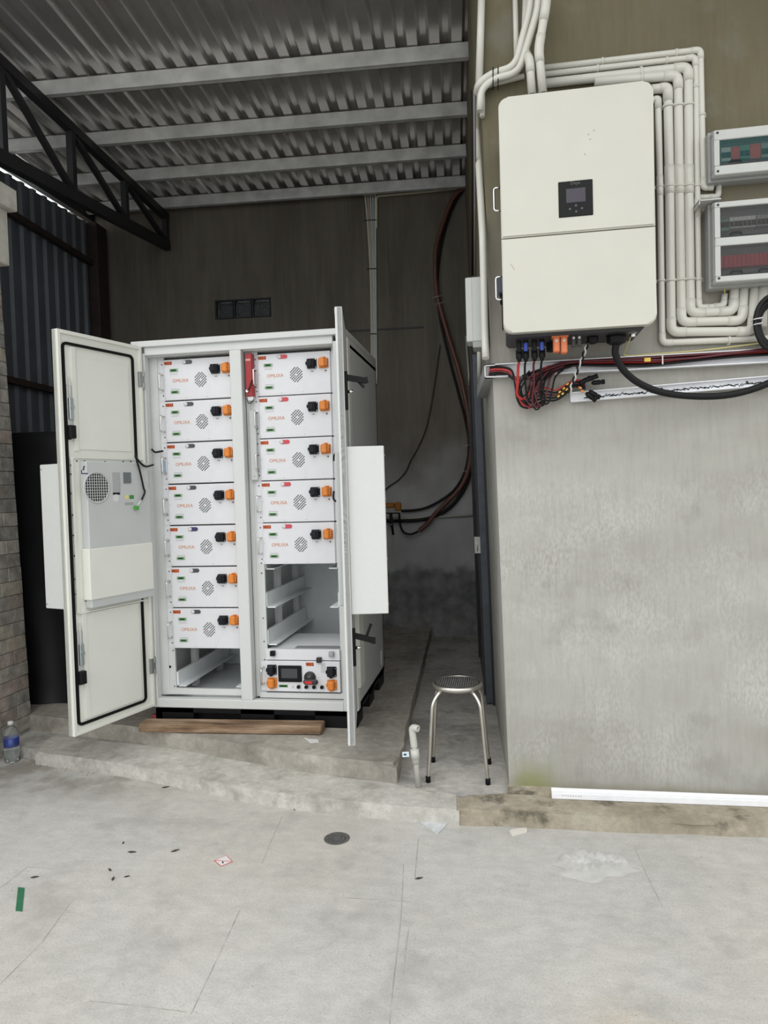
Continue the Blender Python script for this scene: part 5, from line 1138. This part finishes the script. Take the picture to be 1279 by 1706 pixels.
# debris
for k, (x_, y_) in enumerate(((205, 1405), (219, 1420), (291, 1418), (183, 1450), (188, 1465), (211, 1461), (57, 1462), (275, 1312), (490, 1349), (697, 1464))):
    p = G(x_, y_, 0); a = random.uniform(0, PI); s_ = random.uniform(.012, .022); b = MB(); d = Vector((math.cos(a), math.sin(a), 0)); e = Vector((-d.y, d.x, 0))
    b.prism([p + d * s_ + ZP * .0008, p + e * s_ * .3 + ZP * .0008, p - d * s_ * .8 + ZP * .0008, p - e * s_ * .35 + ZP * .0008], (0, 0, .003)); tag(b.build('leaf_scrap', LEAF), 'small dark dry scrap on the yard, ' + ('left end of the upper row of specks', 'just right of the row end', 'above left of the hazard sticker', 'topmost of the cluster above the green tape', 'lowest of the cluster', 'rightmost of the cluster', 'nearest the green tape strip', 'at the foot of the kerb', 'below the kerb near the drain cap', 'alone in the middle of the yard')[k], 'debris', 'dry scraps on the yard')
b = MB()
for k in range(70):
    x_ = random.choice((random.uniform(35, 170), random.uniform(40, 120))); p = G(x_, 1262 + (x_ - 40) * .17 + abs(random.gauss(0, 9)), 0); q = random.uniform(.003, .009)
    b.obox(p + ZP * q * .4, (1, random.uniform(-1, 1), 0), (random.uniform(-1, 1), 1, .2) if False else (0, 0, 1), (0, 1, 0) if False else Vector((random.uniform(-1, 1), 1, 0)), q * 1.4, q * .9, q, q * .25)
o = tag(b.build('gravel', mat('sandy_gravel', (.36, .31, .24), .95, 0, .5, 40)), 'loose sandy gravel along the kerb foot beside the water bottle', 'gravel'); o['kind'] = 'stuff'
# clear plastic bag
p0_, p1_, p2_, p3_ = G(932, 1438, 0), G(985, 1424, 0), G(1040, 1452, 0), G(955, 1470, 0); cc = G(985, 1448, 0)
def bag(u, v):
    a = 2 * PI * u; r = .135 * v * (1 + .25 * math.sin(3 * a + 1) + .12 * math.sin(7 * a)); z = .004 + .03 * (1 - v) ** .7 * (.8 + .35 * v * math.sin(3 * a + 5 * v)) + .03 * min(1, v * 3) * abs(math.sin(3.5 * a + 7 * v)) ** 3 + .016 * abs(math.sin(6 * a - 9 * v)) ** 2 * min(1, v * 2)
    return (cc.x + 1.15 * r * math.cos(a), cc.y + .62 * r * math.sin(a), max(.002, z * (1.02 - v ** 5)))
b = MB(); b.grid(bag, 48, 12); tag(b.build('plastic_bag', FILM), 'crumpled clear plastic bag lying on the yard', 'plastic bag')
# water bottle
p = G(20.5, 1268, 0); t = root('water_bottle', 'clear water bottle with white cap and blue label beside the brick pier', 'bottle', p)
prof = [(0, .002), (.034, .002), (.041, .012), (.042, .05), (.040, .07), (.042, .09), (.0405, .11), (.0415, .15), (.040, .17), (.030, .2), (.015, .212), (.014, .222)]
b = MB(); b.lathe(prof, p, (0, 0, 1), 24); b.build('bottle_body', CLEARP, t)
b = MB(); b.lathe([(0, .004), (.038, .006), (.0395, .07), (.039, .075), (0, .075)], p, (0, 0, 1), 20); b.build('water', WATER, t)
b = MB(); b.lathe([(.0425, .095), (.0428, .145), (.042, .145), (.042, .095), (.0425, .095)], p, (0, 0, 1), 24); b.build('label', LABB, t, 'blue wrap label')
b = MB(); b.lathe([(0, .218), (.0165, .218), (.0165, .236), (.014, .239), (0, .239)], p, (0, 0, 1), 18); b.build('cap', PAPER, t, 'white screw cap')
# spare white trunking along the wall foot
a_, c_ = G(919, 1331, FZ + .001), G(1300, 1346, FZ + .001)
t = root('trunking_strip', 'long white spare trunking strip resting on the step along the wall foot', 'trunking', a_)
ex = (c_ - a_).normalized(); ey = Vector((-ex.y, ex.x, 0)); L_ = (c_ - a_).length + .4
b = MB(); mid = a_ + ex * L_ / 2
b.obox(mid + Vector((0, 0, .0145)) + ey * .018, ex, ey, ZP, L_, .036, .029, .002); b.obox(mid + Vector((0, 0, .034)) + ey * .032, ex, ey, ZP, L_, .010, .012, .002)
b.build('channel', mat('bright_white_pvc', (.83, .84, .87), .35), t)
b = MB(); [b.obox(a_ + ex * (.05 + .012 * k) + ey * -.0004 + Vector((0, 0, .018)), ex, ey, ZP, .007, .0006, .004) for k in range(8)]; b.build('print', INKG, t)
# black tarpaulin over something standing behind the pier
def tarp(u, v):                                             # u across, v from floor up the front, over the top and back
    X = -3.72 + 1.25 * u; lump = .025 * math.sin(9 * u + 1) + .015 * math.sin(23 * u + 5 * v)
    top = 2.02 - .03 * u - 1.1 * max(0, u - .62) ** 1.25
    if v < .75: return (X + .02 * math.sin(11 * v), 4.36 - .12 * u + lump * (1 - v * .6) + .10 * v, FZ + .002 + (top - FZ) * (v / .75))
    q = (v - .75) / .25; return (X, 4.45 - .12 * u + .02 * math.sin(9 * u) + .75 * q, top + .03 * math.sin(PI * q) - .35 * q ** 2)
pass
def tarp2(u, v):
    x, y, z = tarp(u, v); return (x, y, max(z, .172))
b = MB(); b.grid(tarp2, 40, 24); tag(b.build('black_tarpaulin', TARP), 'black tarpaulin draped over gear behind the brick pier', 'tarpaulin')
